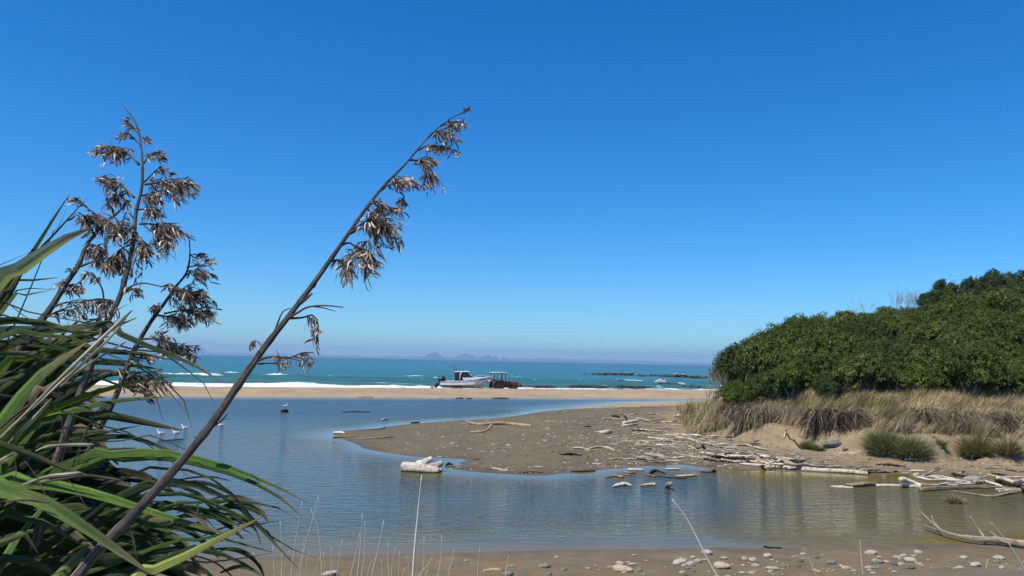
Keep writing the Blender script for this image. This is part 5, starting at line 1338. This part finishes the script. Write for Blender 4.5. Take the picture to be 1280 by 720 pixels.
# thin drooping split tips and dead fibres
for a in [([(130, 440), (165, 450), (195, 468), (218, 486), (234, 508), (241, 538)], 4, 'd', 2.1, 2.05), ([(150, 452), (190, 470), (212, 490), (226, 508), (233, 516)], 3.5, 'd', 2.1, 2.05), ([(190, 440), (225, 456), (250, 474), (263, 492), (271, 510)], 3.2, 'd', 2.1, 2.05),
          ([(180, 490), (193, 500), (204, 526)], 4.5, 'd', 2.1, 2.1), ([(160, 540), (190, 560), (225, 585), (240, 600)], 3, 'd', 2.0, 2.0), ([(170, 548), (210, 552), (240, 566), (262, 590)], 2.6, 'm', 2.0, 2.0)]:
    leaf(*a, tip=.5)
for a in [([(-5, 552), (37, 512), (72, 476), (125, 425), (165, 388)], 4.2, 't', 1.9, 2.0), ([(40, 512), (76, 478), (130, 430), (158, 398)], 3.2, 't', 1.92, 2.0), ([(75, 484), (95, 466), (125, 446), (158, 427)], 2.6, 't', 1.95, 2.0), ([(44, 564), (60, 558), (90, 556), (118, 556)], 4.0, 't', 1.85, 1.85),
          ([(-5, 580), (8, 573), (21, 566)], 6, 't', 1.8, 1.8), ([(28, 606), (60, 596), (85, 593), (103, 591)], 4.5, 't', 1.85, 1.85), ([(34, 608), (70, 600), (110, 595), (150, 600)], 3, 'b', 1.85, 1.85), ([(65, 567), (110, 563), (170, 560)], 2.5, 'b', 2.0, 2.0), ([(-5, 540), (30, 512), (60, 500)], 6, 'b', 1.95, 1.95),
          ([(5, 560), (45, 520), (65, 498)], 5, 't', 2.0, 2.0), ([(120, 515), (105, 545), (95, 575)], 2.2, 'b', 2.0, 2.0), ([(60, 690), (90, 668), (106, 655)], 3, 't', 2.3, 2.3), ([(0, 627), (30, 625), (62, 628)], 3, 'b', 1.75, 1.75), ([(18, 570), (20, 590), (17, 602)], 1.4, 'b', 1.8, 1.8),
          ([(30, 575), (45, 595), (60, 625)], 1.2, 'b', 1.8, 1.8), ([(85, 600), (95, 612), (106, 632)], 1.2, 'b', 1.8, 1.8), ([(60, 540), (75, 520), (80, 545)], 1.5, 'b', 2.0, 2.0), ([(160, 655), (166, 672), (172, 700)], 1.4, 'b', 1.9, 1.9), ([(240, 648), (247, 640), (246, 632)], 1.5, 'b', 1.9, 1.9)]:
    leaf(*a, extend=False, tip=.3, fold=.5, name='dead_leaf')
# the dense inner mass behind the traced leaves, its deep shade painted near-black
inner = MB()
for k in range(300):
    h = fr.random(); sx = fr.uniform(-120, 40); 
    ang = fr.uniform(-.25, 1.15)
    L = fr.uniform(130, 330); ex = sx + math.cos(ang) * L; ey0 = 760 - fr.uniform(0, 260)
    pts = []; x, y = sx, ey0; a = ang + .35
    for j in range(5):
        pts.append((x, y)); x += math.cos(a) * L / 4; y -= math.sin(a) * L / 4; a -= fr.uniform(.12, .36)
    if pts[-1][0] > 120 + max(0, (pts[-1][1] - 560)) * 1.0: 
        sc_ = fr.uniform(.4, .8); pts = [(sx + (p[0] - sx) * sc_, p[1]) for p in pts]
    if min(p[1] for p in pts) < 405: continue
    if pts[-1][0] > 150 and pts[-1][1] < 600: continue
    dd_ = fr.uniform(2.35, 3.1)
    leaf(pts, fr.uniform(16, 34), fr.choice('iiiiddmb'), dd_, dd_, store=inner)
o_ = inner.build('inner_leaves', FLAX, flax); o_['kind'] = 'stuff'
fine = MB()
for k in range(34):
    x = fr.uniform(150, 330); y = 590 + fr.uniform(0, 110) + (x - 150) * .1; a = fr.uniform(-.1, .5); L = fr.uniform(50, 120); pts = []
    x -= L * .7
    for j in range(5): pts.append((x, y)); x += math.cos(a) * L / 4; y -= math.sin(a) * L / 4; a -= fr.uniform(.1, .5)
    leaf(pts, fr.uniform(2, 7), fr.choice('ddmb'), 2.15, 2.1, store=fine, extend=False, tip=.5)
o_ = fine.build('fine_leaf_tips', FLAX, flax); o_['kind'] = 'stuff'

# ---- flower stalks
def stalk_material():
    m, nt, b = new_mat('flower_stalk')
    uv = N(nt, 'ShaderNodeTexCoord').outputs['UV']
    g = noise(nt, 1.0, 5, .7, mapping(nt, uv, (12, 2.2, 1)), .5); bl = noise(nt, 22, 4, .65, objc(nt))
    g2 = noise(nt, 1.0, 4, .7, mapping(nt, uv, (30, 1.0, 1)), .2); g = math_(nt, 'ADD', math_(nt, 'MULTIPLY', g, .55), math_(nt, 'MULTIPLY', g2, .45))
    c = ramp(nt, g, [(.36, (.022, .017, .014)), (.5, (.095, .075, .058)), (.64, (.36, .31, .25))])
    c = mixc(nt, c, ramp(nt, bl, [(.35, .45), (.62, 1.15)]), .8, 'MULTIPLY')
    nt.links.new(c, b.inputs['Base Color']); b.inputs['Roughness'].default_value = .7
    bump(nt, b, math_(nt, 'ADD', g, bl), .008); return m
STALK = stalk_material()
pod_mat = tinted('dry_pod', .6, .3, 60, .22, spec=.3)
pr = random.Random(5)
PODC = [(.78, .64, .47), (.60, .46, .31), (.30, .22, .15), (.20, .145, .10), (.06, .045, .034), (.38, .28, .19), (.74, .68, .60), (.07, .055, .045)]
def pod(mb, p, d, L, w):
    """one split dry capsule: two curled strips"""
    d = d / (np.linalg.norm(d) + 1e-9)
    for s in range(pr.choice([1, 2, 2])):
        side = np.cross(d, np.array([pr.uniform(-1, 1), pr.uniform(-1, 1), pr.uniform(-1, 1)])); side /= np.linalg.norm(side) + 1e-9
        nrm = np.cross(side, d); curl = pr.uniform(-.8, .8) * L; V = []; n = 6
        for i in range(n):
            t = i / (n - 1); c = p + d * L * t + nrm * curl * math.sin(t * 2.4) * .5 + np.array([0, 0, -.12 * L * t * t])
            ww = w * .5 * (math.sin(math.pi * min(1, t * .86 + .10)) ** .8); tw = t * pr.uniform(.8, 1.2); S = side * math.cos(tw) + nrm * math.sin(tw)
            V += [c - S * ww, c + nrm * ww * .35, c + S * ww]
        F = [[i * 3 + k, i * 3 + k + 1, (i + 1) * 3 + k + 1, (i + 1) * 3 + k] for i in range(n - 1) for k in range(2)]
        mb.add(V, F, tuple(np.array(pr.choice(PODC)) * pr.uniform(.85, 1.35)))
def build_stalk(path, d0, d1, label=None):
    """path: (px, py, width_px)"""
    m = len(path); P = [W(x, y, d0 + (d1 - d0) * i / (m - 1)) - ROOT for i, (x, y, w) in enumerate(path)]
    s = (d0 + d1) / 2 / FPX; Rr = [w * s / 2 * .86 for _, _, w in path]
    n = m * 5; Q = crom(P, n); rr = list(np.interp(np.linspace(0, 1, n), np.linspace(0, 1, m), Rr))
    for i in range(0, n, 7): rr[i] *= 1.16            # nodes
    mb = MB(); mb.tube(Q, rr, 12, irr=.06, seed=int(path[0][0]) + 3)
    for i in range(6, n - 3, 7):                        # bract scars
        q = Q[i]; dirv = np.array([pr.uniform(-1, 1), pr.uniform(-.6, .2), .8]); dirv /= np.linalg.norm(dirv); mb.tube([q, q + dirv * rr[i] * 1.7], [rr[i] * .5, rr[i] * .1], 5)
    o = mb.build('flower_stalk', STALK, flax)
    if label: o['label'] = label
    def dep(y):                                          # depth along the stalk at picture height y
        ys = [p[1] for p in path]; ds = [d0 + (d1 - d0) * i / (m - 1) for i in range(m)]
        return float(np.interp(-y, [-v for v in ys], ds))
    return o, dep
def side_branch(st, dep, pts, w=3.0, pods=None):
    """pts: picture path; pods: (x0,y0,x1,y1,count,dirx,diry,len_px)"""
    D0 = dep(pts[0][1]); jit = pr.uniform(-.10, .10)
    P = [W(x, y, D0 + jit * i / max(1, len(pts) - 1)) - ROOT for i, (x, y) in enumerate(pts)]
    s = D0 / FPX; n = len(pts) * 4; Q = crom(P, n); rr = np.interp(np.linspace(0, 1, n), [0, 1], [w * s / 2, w * s / 5])
    mb = MB(); mb.tube(Q, list(rr), 7, irr=.08)
    pm = MB()
    if pods:
        x0, y0, x1, y1, cnt, dx, dy, Lp = pods
        cnt = int(cnt * .88)
        nt_ = max(4, cnt // 7)
        for k in range(nt_):
            q0 = Q[pr.randint(n // 3, n - 1)] if nt_ > 2 else Q[-1]
            ex, ey = pr.gauss((x0 + x1) / 2, (x1 - x0) * .42), pr.gauss((y0 + y1) / 2, (y1 - y0) * .34)
            ex = min(max(ex, x0 - 3), x1 + 3); ey = min(max(ey, y0 - 3), y1 + 3)
            e = W(ex, ey, D0 + pr.uniform(-.07, .07)) - ROOT
            mid = (q0 + e) / 2 + np.array([0, 0, pr.uniform(0, 5) * s]); tw = crom([q0, mid, e], 7)
            mb.tube(tw, [1.5 * s / 2, 1.4 * s / 2, 1.3 * s / 2, 1.2 * s / 2, 1.1 * s / 2, s / 2 * .9, s * .3], 5)
            for j in range(7):
                t = pr.uniform(.08, 1); q = tw[min(6, int(t * 6.99))]
                g = np.array([dx, 0, -dy]) + np.array([pr.gauss(0, .55), pr.gauss(0, .5), pr.gauss(0, .5)])
                pod(pm, q, g, Lp * s * pr.uniform(.35, 1.1), pr.uniform(.9, 2.7) * s)
    mb.build('side_branch', STALK, st)
    if pods: pm.build('seed_pods', pod_mat, st)
B = side_branch
S1, dp = build_stalk([(40, 800, 15), (85, 737, 14), (115, 697, 14), (165, 645, 12.5), (215, 590, 12), (262, 533, 11), (300, 478, 11), (330, 435, 10.5), (365, 390, 9), (395, 350, 8), (430, 300, 7.5), (455, 264, 6.5), (480, 232, 5.5), (505, 207, 4.5), (525, 183, 3.6), (545, 162, 2.6), (565, 147, 2), (582, 140, 1.6)], 1.75, 2.3, 'tallest stalk leaning far to the right across the lagoon')
B(S1, dp, [(262, 536), (274, 528), (284, 518)], 3); B(S1, dp, [(273, 529), (280, 524), (288, 524)], 2)
B(S1, dp, [(362, 397), (372, 391), (385, 384), (405, 382), (429, 384)], 3.2); B(S1, dp, [(392, 383), (405, 385), (419, 389)], 2)
B(S1, dp, [(362, 398), (378, 397), (390, 394), (397, 400)], 3.2, (391, 396, 401, 436, 34, .05, 1, 15))
B(S1, dp, [(390, 396), (395, 410), (398, 425), (397, 442)], 1.6)
B(S1, dp, [(344, 412), (352, 392), (358, 387), (366, 385)], 2.6)
B(S1, dp, [(320, 452), (338, 446), (362, 447), (378, 441), (392, 441)], 3.2, (388, 442, 398, 462, 22, -.2, 1, 12)); B(S1, dp, [(322, 455), (340, 454), (360, 455)], 2.5, (342, 438, 358, 456, 30, .1, .9, 11))
B(S1, dp, [(330, 436), (322, 427), (316, 428), (312, 436)], 1.8, (311, 430, 318, 437, 6, -.4, 1, 7))
B(S1, dp, [(374, 380), (382, 374), (390, 367)], 5); B(S1, dp, [(390, 360), (394, 357), (396, 352)], 3)
B(S1, dp, [(413, 327), (424, 325), (436, 332)], 3.2, (425, 328, 441, 352, 90, -.05, 1, 19)); B(S1, dp, [(424, 308), (438, 304), (452, 318), (458, 330)], 3, (428, 303, 458, 322, 95, .35, .8, 14)); B(S1, dp, [(440, 306), (455, 312), (470, 325), (480, 331)], 2.6, (446, 316, 464, 345, 95, .1, 1, 20))
B(S1, dp, [(438, 292), (452, 280), (466, 270)], 4, (460, 256, 500, 285, 170, .35, .75, 15)); B(S1, dp, [(440, 291), (460, 282), (480, 278)], 3, (470, 280, 498, 312, 160, .2, 1, 19)); B(S1, dp, [(455, 265), (465, 255), (478, 254)], 2.6, (458, 252, 495, 268, 80, .5, .5, 13)); B(S1, dp, [(500, 240), (505, 246), (503, 254)], 2.5, (496, 248, 506, 268, 30, .1, 1, 12))
B(S1, dp, [(476, 238), (486, 231), (496, 232)], 3.2, (492, 218, 520, 238, 110, .55, .5, 14)); B(S1, dp, [(490, 230), (500, 236), (508, 240)], 2)
B(S1, dp, [(512, 200), (522, 201), (534, 206)], 3, (530, 196, 556, 216, 90, .6, .55, 13)); B(S1, dp, [(518, 205), (530, 206), (536, 216)], 2.6, (532, 212, 552, 236, 80, .35, .95, 14))
B(S1, dp, [(523, 188), (534, 182), (548, 185)], 2.6, (536, 180, 568, 200, 90, .5, .7, 12)); B(S1, dp, [(535, 172), (545, 164), (556, 166)], 2.4, (546, 162, 566, 182, 80, .4, .8, 12)); B(S1, dp, [(550, 158), (562, 153), (570, 152)], 2.0, (562, 150, 584, 164, 70, .75, .4, 11)); B(S1, dp, [(578, 141), (583, 140)], 2.4, (579, 137, 585, 142, 10, .5, 0, 5))

S2, dp = build_stalk([(40, 700, 13), (62, 610, 13), (80, 550, 12.5), (100, 492, 12), (118, 445, 11), (133, 405, 10), (150, 370, 9), (160, 335, 8), (167, 300, 7), (170, 265, 6.5), (177, 235, 5.5), (178, 205, 4.8), (176, 180, 4), (172, 160, 3), (163, 143, 2.3), (152, 131, 1.6)], 2.15, 2.5, 'upright stalk bearing the highest seed heads at the left')
B(S2, dp, [(174, 168), (164, 158), (157, 155)], 2.2, (153, 150, 168, 162, 34, -.6, .1, 9)); B(S2, dp, [(176, 182), (165, 172), (152, 170)], 2.2, (150, 169, 162, 176, 16, -.8, 0, 9)); B(S2, dp, [(178, 172), (184, 176)], 1.8, (180, 173, 187, 178, 12, 1, .2, 7))
B(S2, dp, [(174, 206), (160, 192), (145, 184), (132, 183), (122, 193)], 3.2, (134, 184, 168, 203, 150, -.35, .55, 13)); B(S2, dp, [(140, 186), (126, 186), (120, 193)], 2.2, (119, 184, 138, 194, 34, -.5, .4, 10))
B(S2, dp, [(180, 204), (188, 193), (200, 192)], 2.3, (184, 189, 206, 202, 60, .7, .2, 11)); B(S2, dp, [(180, 228), (190, 218), (200, 208)], 2.4, (195, 212, 212, 220, 24, .8, .1, 10))
B(S2, dp, [(181, 231), (200, 228), (220, 229), (240, 231)], 3, (188, 224, 226, 244, 160, .7, .45, 15)); B(S2, dp, [(200, 229), (222, 234), (242, 230)], 2.4, (214, 228, 244, 252, 110, .6, .6, 14))
B(S2, dp, [(168, 247), (152, 232), (138, 224), (120, 222)], 3, (118, 219, 152, 242, 130, -.2, .65, 12)); B(S2, dp, [(160, 240), (148, 248), (146, 256)], 2.6, (134, 236, 160, 264, 100, -.1, .8, 12))
B(S2, dp, [(176, 245), (188, 243), (200, 246)], 2.4, (174, 240, 202, 262, 110, .5, .7, 12)); B(S2, dp, [(172, 262), (184, 262), (192, 268)], 2.4, (172, 258, 196, 278, 110, .5, .8, 12))
B(S2, dp, [(174, 280), (190, 280), (208, 283)], 3, (192, 282, 226, 305, 160, .5, .8, 17)); B(S2, dp, [(180, 282), (196, 294), (206, 304)], 2.4, (192, 296, 222, 320, 90, .35, .95, 16)); B(S2, dp, [(168, 300), (176, 302), (184, 310)], 2.4, (160, 296, 182, 345, 140, .4, .9, 15))
B(S2, dp, [(165, 305), (150, 312), (140, 325)], 2.6, (132, 308, 160, 345, 120, .2, .9, 14)); B(S2, dp, [(168, 282), (156, 290), (148, 296)], 2.6, (124, 268, 165, 300, 150, 0, .9, 13))
B(S2, dp, [(153, 368), (164, 358), (180, 354), (196, 357), (210, 359)], 2.6); B(S2, dp, [(156, 366), (168, 362), (180, 374)], 2.4, (160, 360, 182, 374, 46, .5, .8, 12)); B(S2, dp, [(134, 405), (130, 380), (128, 362), (118, 345), (106, 338)], 3, (110, 340, 128, 350, 16, -.3, .8, 11))
B(S2, dp, [(148, 380), (138, 375), (128, 375)], 2.6, (104, 374, 146, 402, 110, 0, .9, 13))

S3, dp = build_stalk([(-20, 520, 12), (10, 462, 12), (38, 418, 11), (62, 387, 10), (82, 355, 9), (98, 332, 8), (107, 308, 7), (116, 296, 6), (132, 278, 5), (148, 265, 4), (163, 250, 2.6)], 2.5, 2.8, 'short bowed stalk crossing behind the upright stalk')
B(S3, dp, [(120, 290), (126, 275), (112, 262), (98, 250), (90, 252)], 2.6, (88, 247, 98, 254, 10, -.7, 0, 8)); B(S3, dp, [(118, 294), (108, 275), (102, 268)], 2.6, (98, 264, 130, 292, 130, -.2, .5, 12)); B(S3, dp, [(134, 277), (144, 284), (150, 292)], 2.6, (112, 272, 150, 300, 130, .2, .7, 12))
B(S3, dp, [(110, 305), (118, 306), (124, 312)], 2.6, (110, 302, 142, 328, 140, .25, .8, 13)); B(S3, dp, [(101, 333), (114, 328), (132, 322), (146, 320)], 3.2, (130, 322, 160, 350, 130, .35, .9, 15)); B(S3, dp, [(72, 372), (84, 362), (95, 362)], 3, (82, 352, 112, 372, 80, .4, .5, 13))
B(S3, dp, [(66, 384), (84, 378), (104, 379)], 3, (88, 378, 118, 392, 34, .5, .8, 12)); B(S3, dp, [(88, 347), (90, 340)], 3, (84, 336, 94, 344, 12, .2, -.2, 6)); B(S3, dp, [(50, 402), (70, 390), (92, 382)], 3, (95, 384, 115, 402, 24, .4, .9, 14)); B(S3, dp, [(78, 360), (76, 352)], 3, (72, 350, 84, 366, 14, -.1, .4, 8))

S4, dp = build_stalk([(95, 600, 8), (125, 535, 8), (145, 495, 8), (158, 462, 7.5), (172, 430, 7), (190, 400, 6.5), (205, 380, 5.5), (220, 358, 4.5), (232, 343, 3.4), (237, 325, 2.6), (237, 300, 1.4)], 2.3, 2.45, 'thinnest stalk right of the upright stalk')
B(S4, dp, [(237, 318), (244, 322), (250, 320)], 2, (240, 316, 256, 324, 30, .8, -.1, 9)); B(S4, dp, [(234, 334), (246, 332), (258, 330)], 2, (242, 328, 266, 334, 24, .9, 0, 10)); B(S4, dp, [(228, 348), (240, 340), (255, 345)], 2.4, (236, 340, 266, 358, 90, .6, .55, 13))
B(S4, dp, [(214, 368), (222, 362), (232, 364)], 2.6, (208, 352, 240, 380, 120, .3, .8, 14)); B(S4, dp, [(216, 366), (234, 364), (252, 368)], 2.6, (232, 360, 268, 384, 150, .55, .7, 15)); B(S4, dp, [(198, 390), (192, 384), (188, 386)], 2.6, (186, 380, 204, 392, 60, -.2, .4, 9))
B(S4, dp, [(196, 394), (212, 396), (232, 400)], 3, (200, 393, 232, 410, 130, .6, .6, 14)); B(S4, dp, [(205, 392), (230, 388), (255, 392)], 2.6, (225, 386, 266, 404, 130, .7, .45, 15))
B(S4, dp, [(176, 424), (195, 424), (215, 430)], 2.6, (180, 418, 214, 432, 70, .8, .2, 14)); B(S4, dp, [(170, 434), (200, 434), (235, 444)], 2.6, (206, 430, 248, 448, 150, .75, .5, 14)); B(S4, dp, [(165, 445), (178, 448), (188, 450)], 2.2, (168, 440, 196, 454, 50, .5, .6, 12))
B(S4, dp, [(152, 478), (166, 470), (180, 474)], 2.6, (148, 462, 200, 492, 170, .5, .5, 15)); B(S4, dp, [(150, 482), (176, 484), (200, 480)], 2.6, (165, 475, 212, 494, 110, .6, .2, 16))

# ================================================================== DRY STEMS ON THE NEAR BANK
stem_mat = simple('dry_stem', (.50, .45, .36), .8, 0, 6, .25)
stem_twin = simple('white_stem', (.62, .58, .50), .8, 0, 6, .2)
def stem(pts, wpx, dist, label, grp=None, mat=None, name='dry_stem'):
    P = [W(x, y, dist) for x, y in pts]
    d = (P[0] - P[1]) / np.linalg.norm(P[0] - P[1])
    gz = gz1(P[0][0], P[0][1])
    base = np.array([P[0][0] + d[0] * .2, P[0][1], gz - .02])
    if base[2] < P[0][2] - .01: P = [base] + P
    n = len(P) * 4; Q = crom([p - base for p in P], n); s = dist / FPX
    rr = list(np.interp(np.linspace(0, 1, n), [0, .5, 1], [wpx * s / 2, wpx * s / 2 * .8, wpx * s * .15]))
    mb = MB(); mb.tube(Q, rr, 6, irr=.08); 
    o = mb.build(name, mat or stem_mat, loc=Vector(base)); tag(o, label, 'dry stem', grp)
GDS = 'thin dry stems rising from the near bank'
stem([(516, 722), (519, 680), (523, 636), (527, 594)], 3.6, 7.0, 'tallest white dry stem reaching up to the forked floating log', GDS, stem_twin)
stem([(899, 724), (884, 698), (868, 666), (855, 643), (840, 624)], 2.6, 7.0, 'long white dry stem leaning left above the round pale stone', GDS, stem_twin)
stem([(1079, 722), (1077, 700), (1075, 676)], 2.0, 7.5, 'short upright dry stem on the beach below the creek', GDS)
stem([(1021, 722), (1013, 702), (1004, 684)], 2.0, 7.5, 'short dry stem leaning left near the smooth grey stone', GDS)
stem([(1284, 718), (1272, 697), (1258, 676), (1239, 653)], 2.2, 7.0, 'long dry stem crossing in front of the dead branch', GDS)
stem([(1232, 722), (1233, 708), (1235, 699)], 2.2, 7.5, 'stubby dry stem beside the big white stone', GDS)
stem([(597, 722), (598, 700), (600, 684)], 1.6, 7.2, 'dry stem with a bent seed tip nearest the flat tan plank', GDS)
stem([(632, 722), (634, 704), (636, 694)], 1.5, 7.2, 'thin curved dry stem behind the plank side stone', GDS)
for (pts, w) in [([(352, 722), (353, 690), (350, 650)], 2.0), ([(364, 722), (369, 680), (378, 626)], 1.8), ([(375, 722), (382, 680), (393, 642), (398, 620)], 1.9), ([(402, 722), (401, 690), (396, 655), (388, 636)], 1.8), ([(414, 722), (414, 683)], 1.6), ([(421, 722), (425, 692), (428, 674)], 1.5),
                 ([(438, 722), (445, 692), (450, 666)], 1.8), ([(447, 722), (450, 690), (453, 642)], 2.0), ([(452, 722), (456, 690), (456, 652)], 1.8), ([(465, 722), (472, 690), (480, 650)], 2.2), ([(486, 722), (485, 700), (485, 678)], 1.6), ([(489, 722), (491, 700), (494, 684)], 1.5),
                 ([(498, 722), (499, 705), (499, 689)], 1.5), ([(523, 722), (535, 706), (541, 696)], 1.5), ([(527, 722), (530, 700), (530, 670)], 1.6), ([(547, 722), (551, 700), (552, 668)], 1.8), ([(560, 722), (565, 700), (568, 686)], 1.6), ([(343, 722), (342, 700), (341, 682)], 1.6), ([(330, 722), (322, 700), (316, 690)], 1.5),
                 ([(300, 722), (296, 700), (294, 685)], 1.5), ([(394, 722), (398, 700), (401, 695)], 1.4), ([(382, 722), (384, 700), (388, 690)], 1.4), ([(459, 722), (463, 705), (466, 700)], 1.4), ([(478, 722), (477, 708), (477, 700)], 1.6), ([(513, 722), (511, 706), (508, 694)], 1.3), ([(503, 722), (505, 712), (512, 706)], 1.4),
                 ([(407, 722), (405, 700), (404, 690)], 1.3), ([(532, 722), (534, 714), (535, 712)], 2), ([(371, 722), (376, 700), (380, 676)], 1.3), ([(355, 722), (357, 700), (362, 688)], 1.3)]:
    x, y = pts[-1]
    lab = ('pale dry stem among the flax tips' if x < 345 else 'pale dry stem beside the flax leaf tips' if x < 410 else 'pale dry stem in the clump left of the tallest stem' if x < 512 else 'pale dry stem in the clump right of the tallest stem')
    stem(pts, w, random.uniform(6.8, 7.8), lab, GDS)
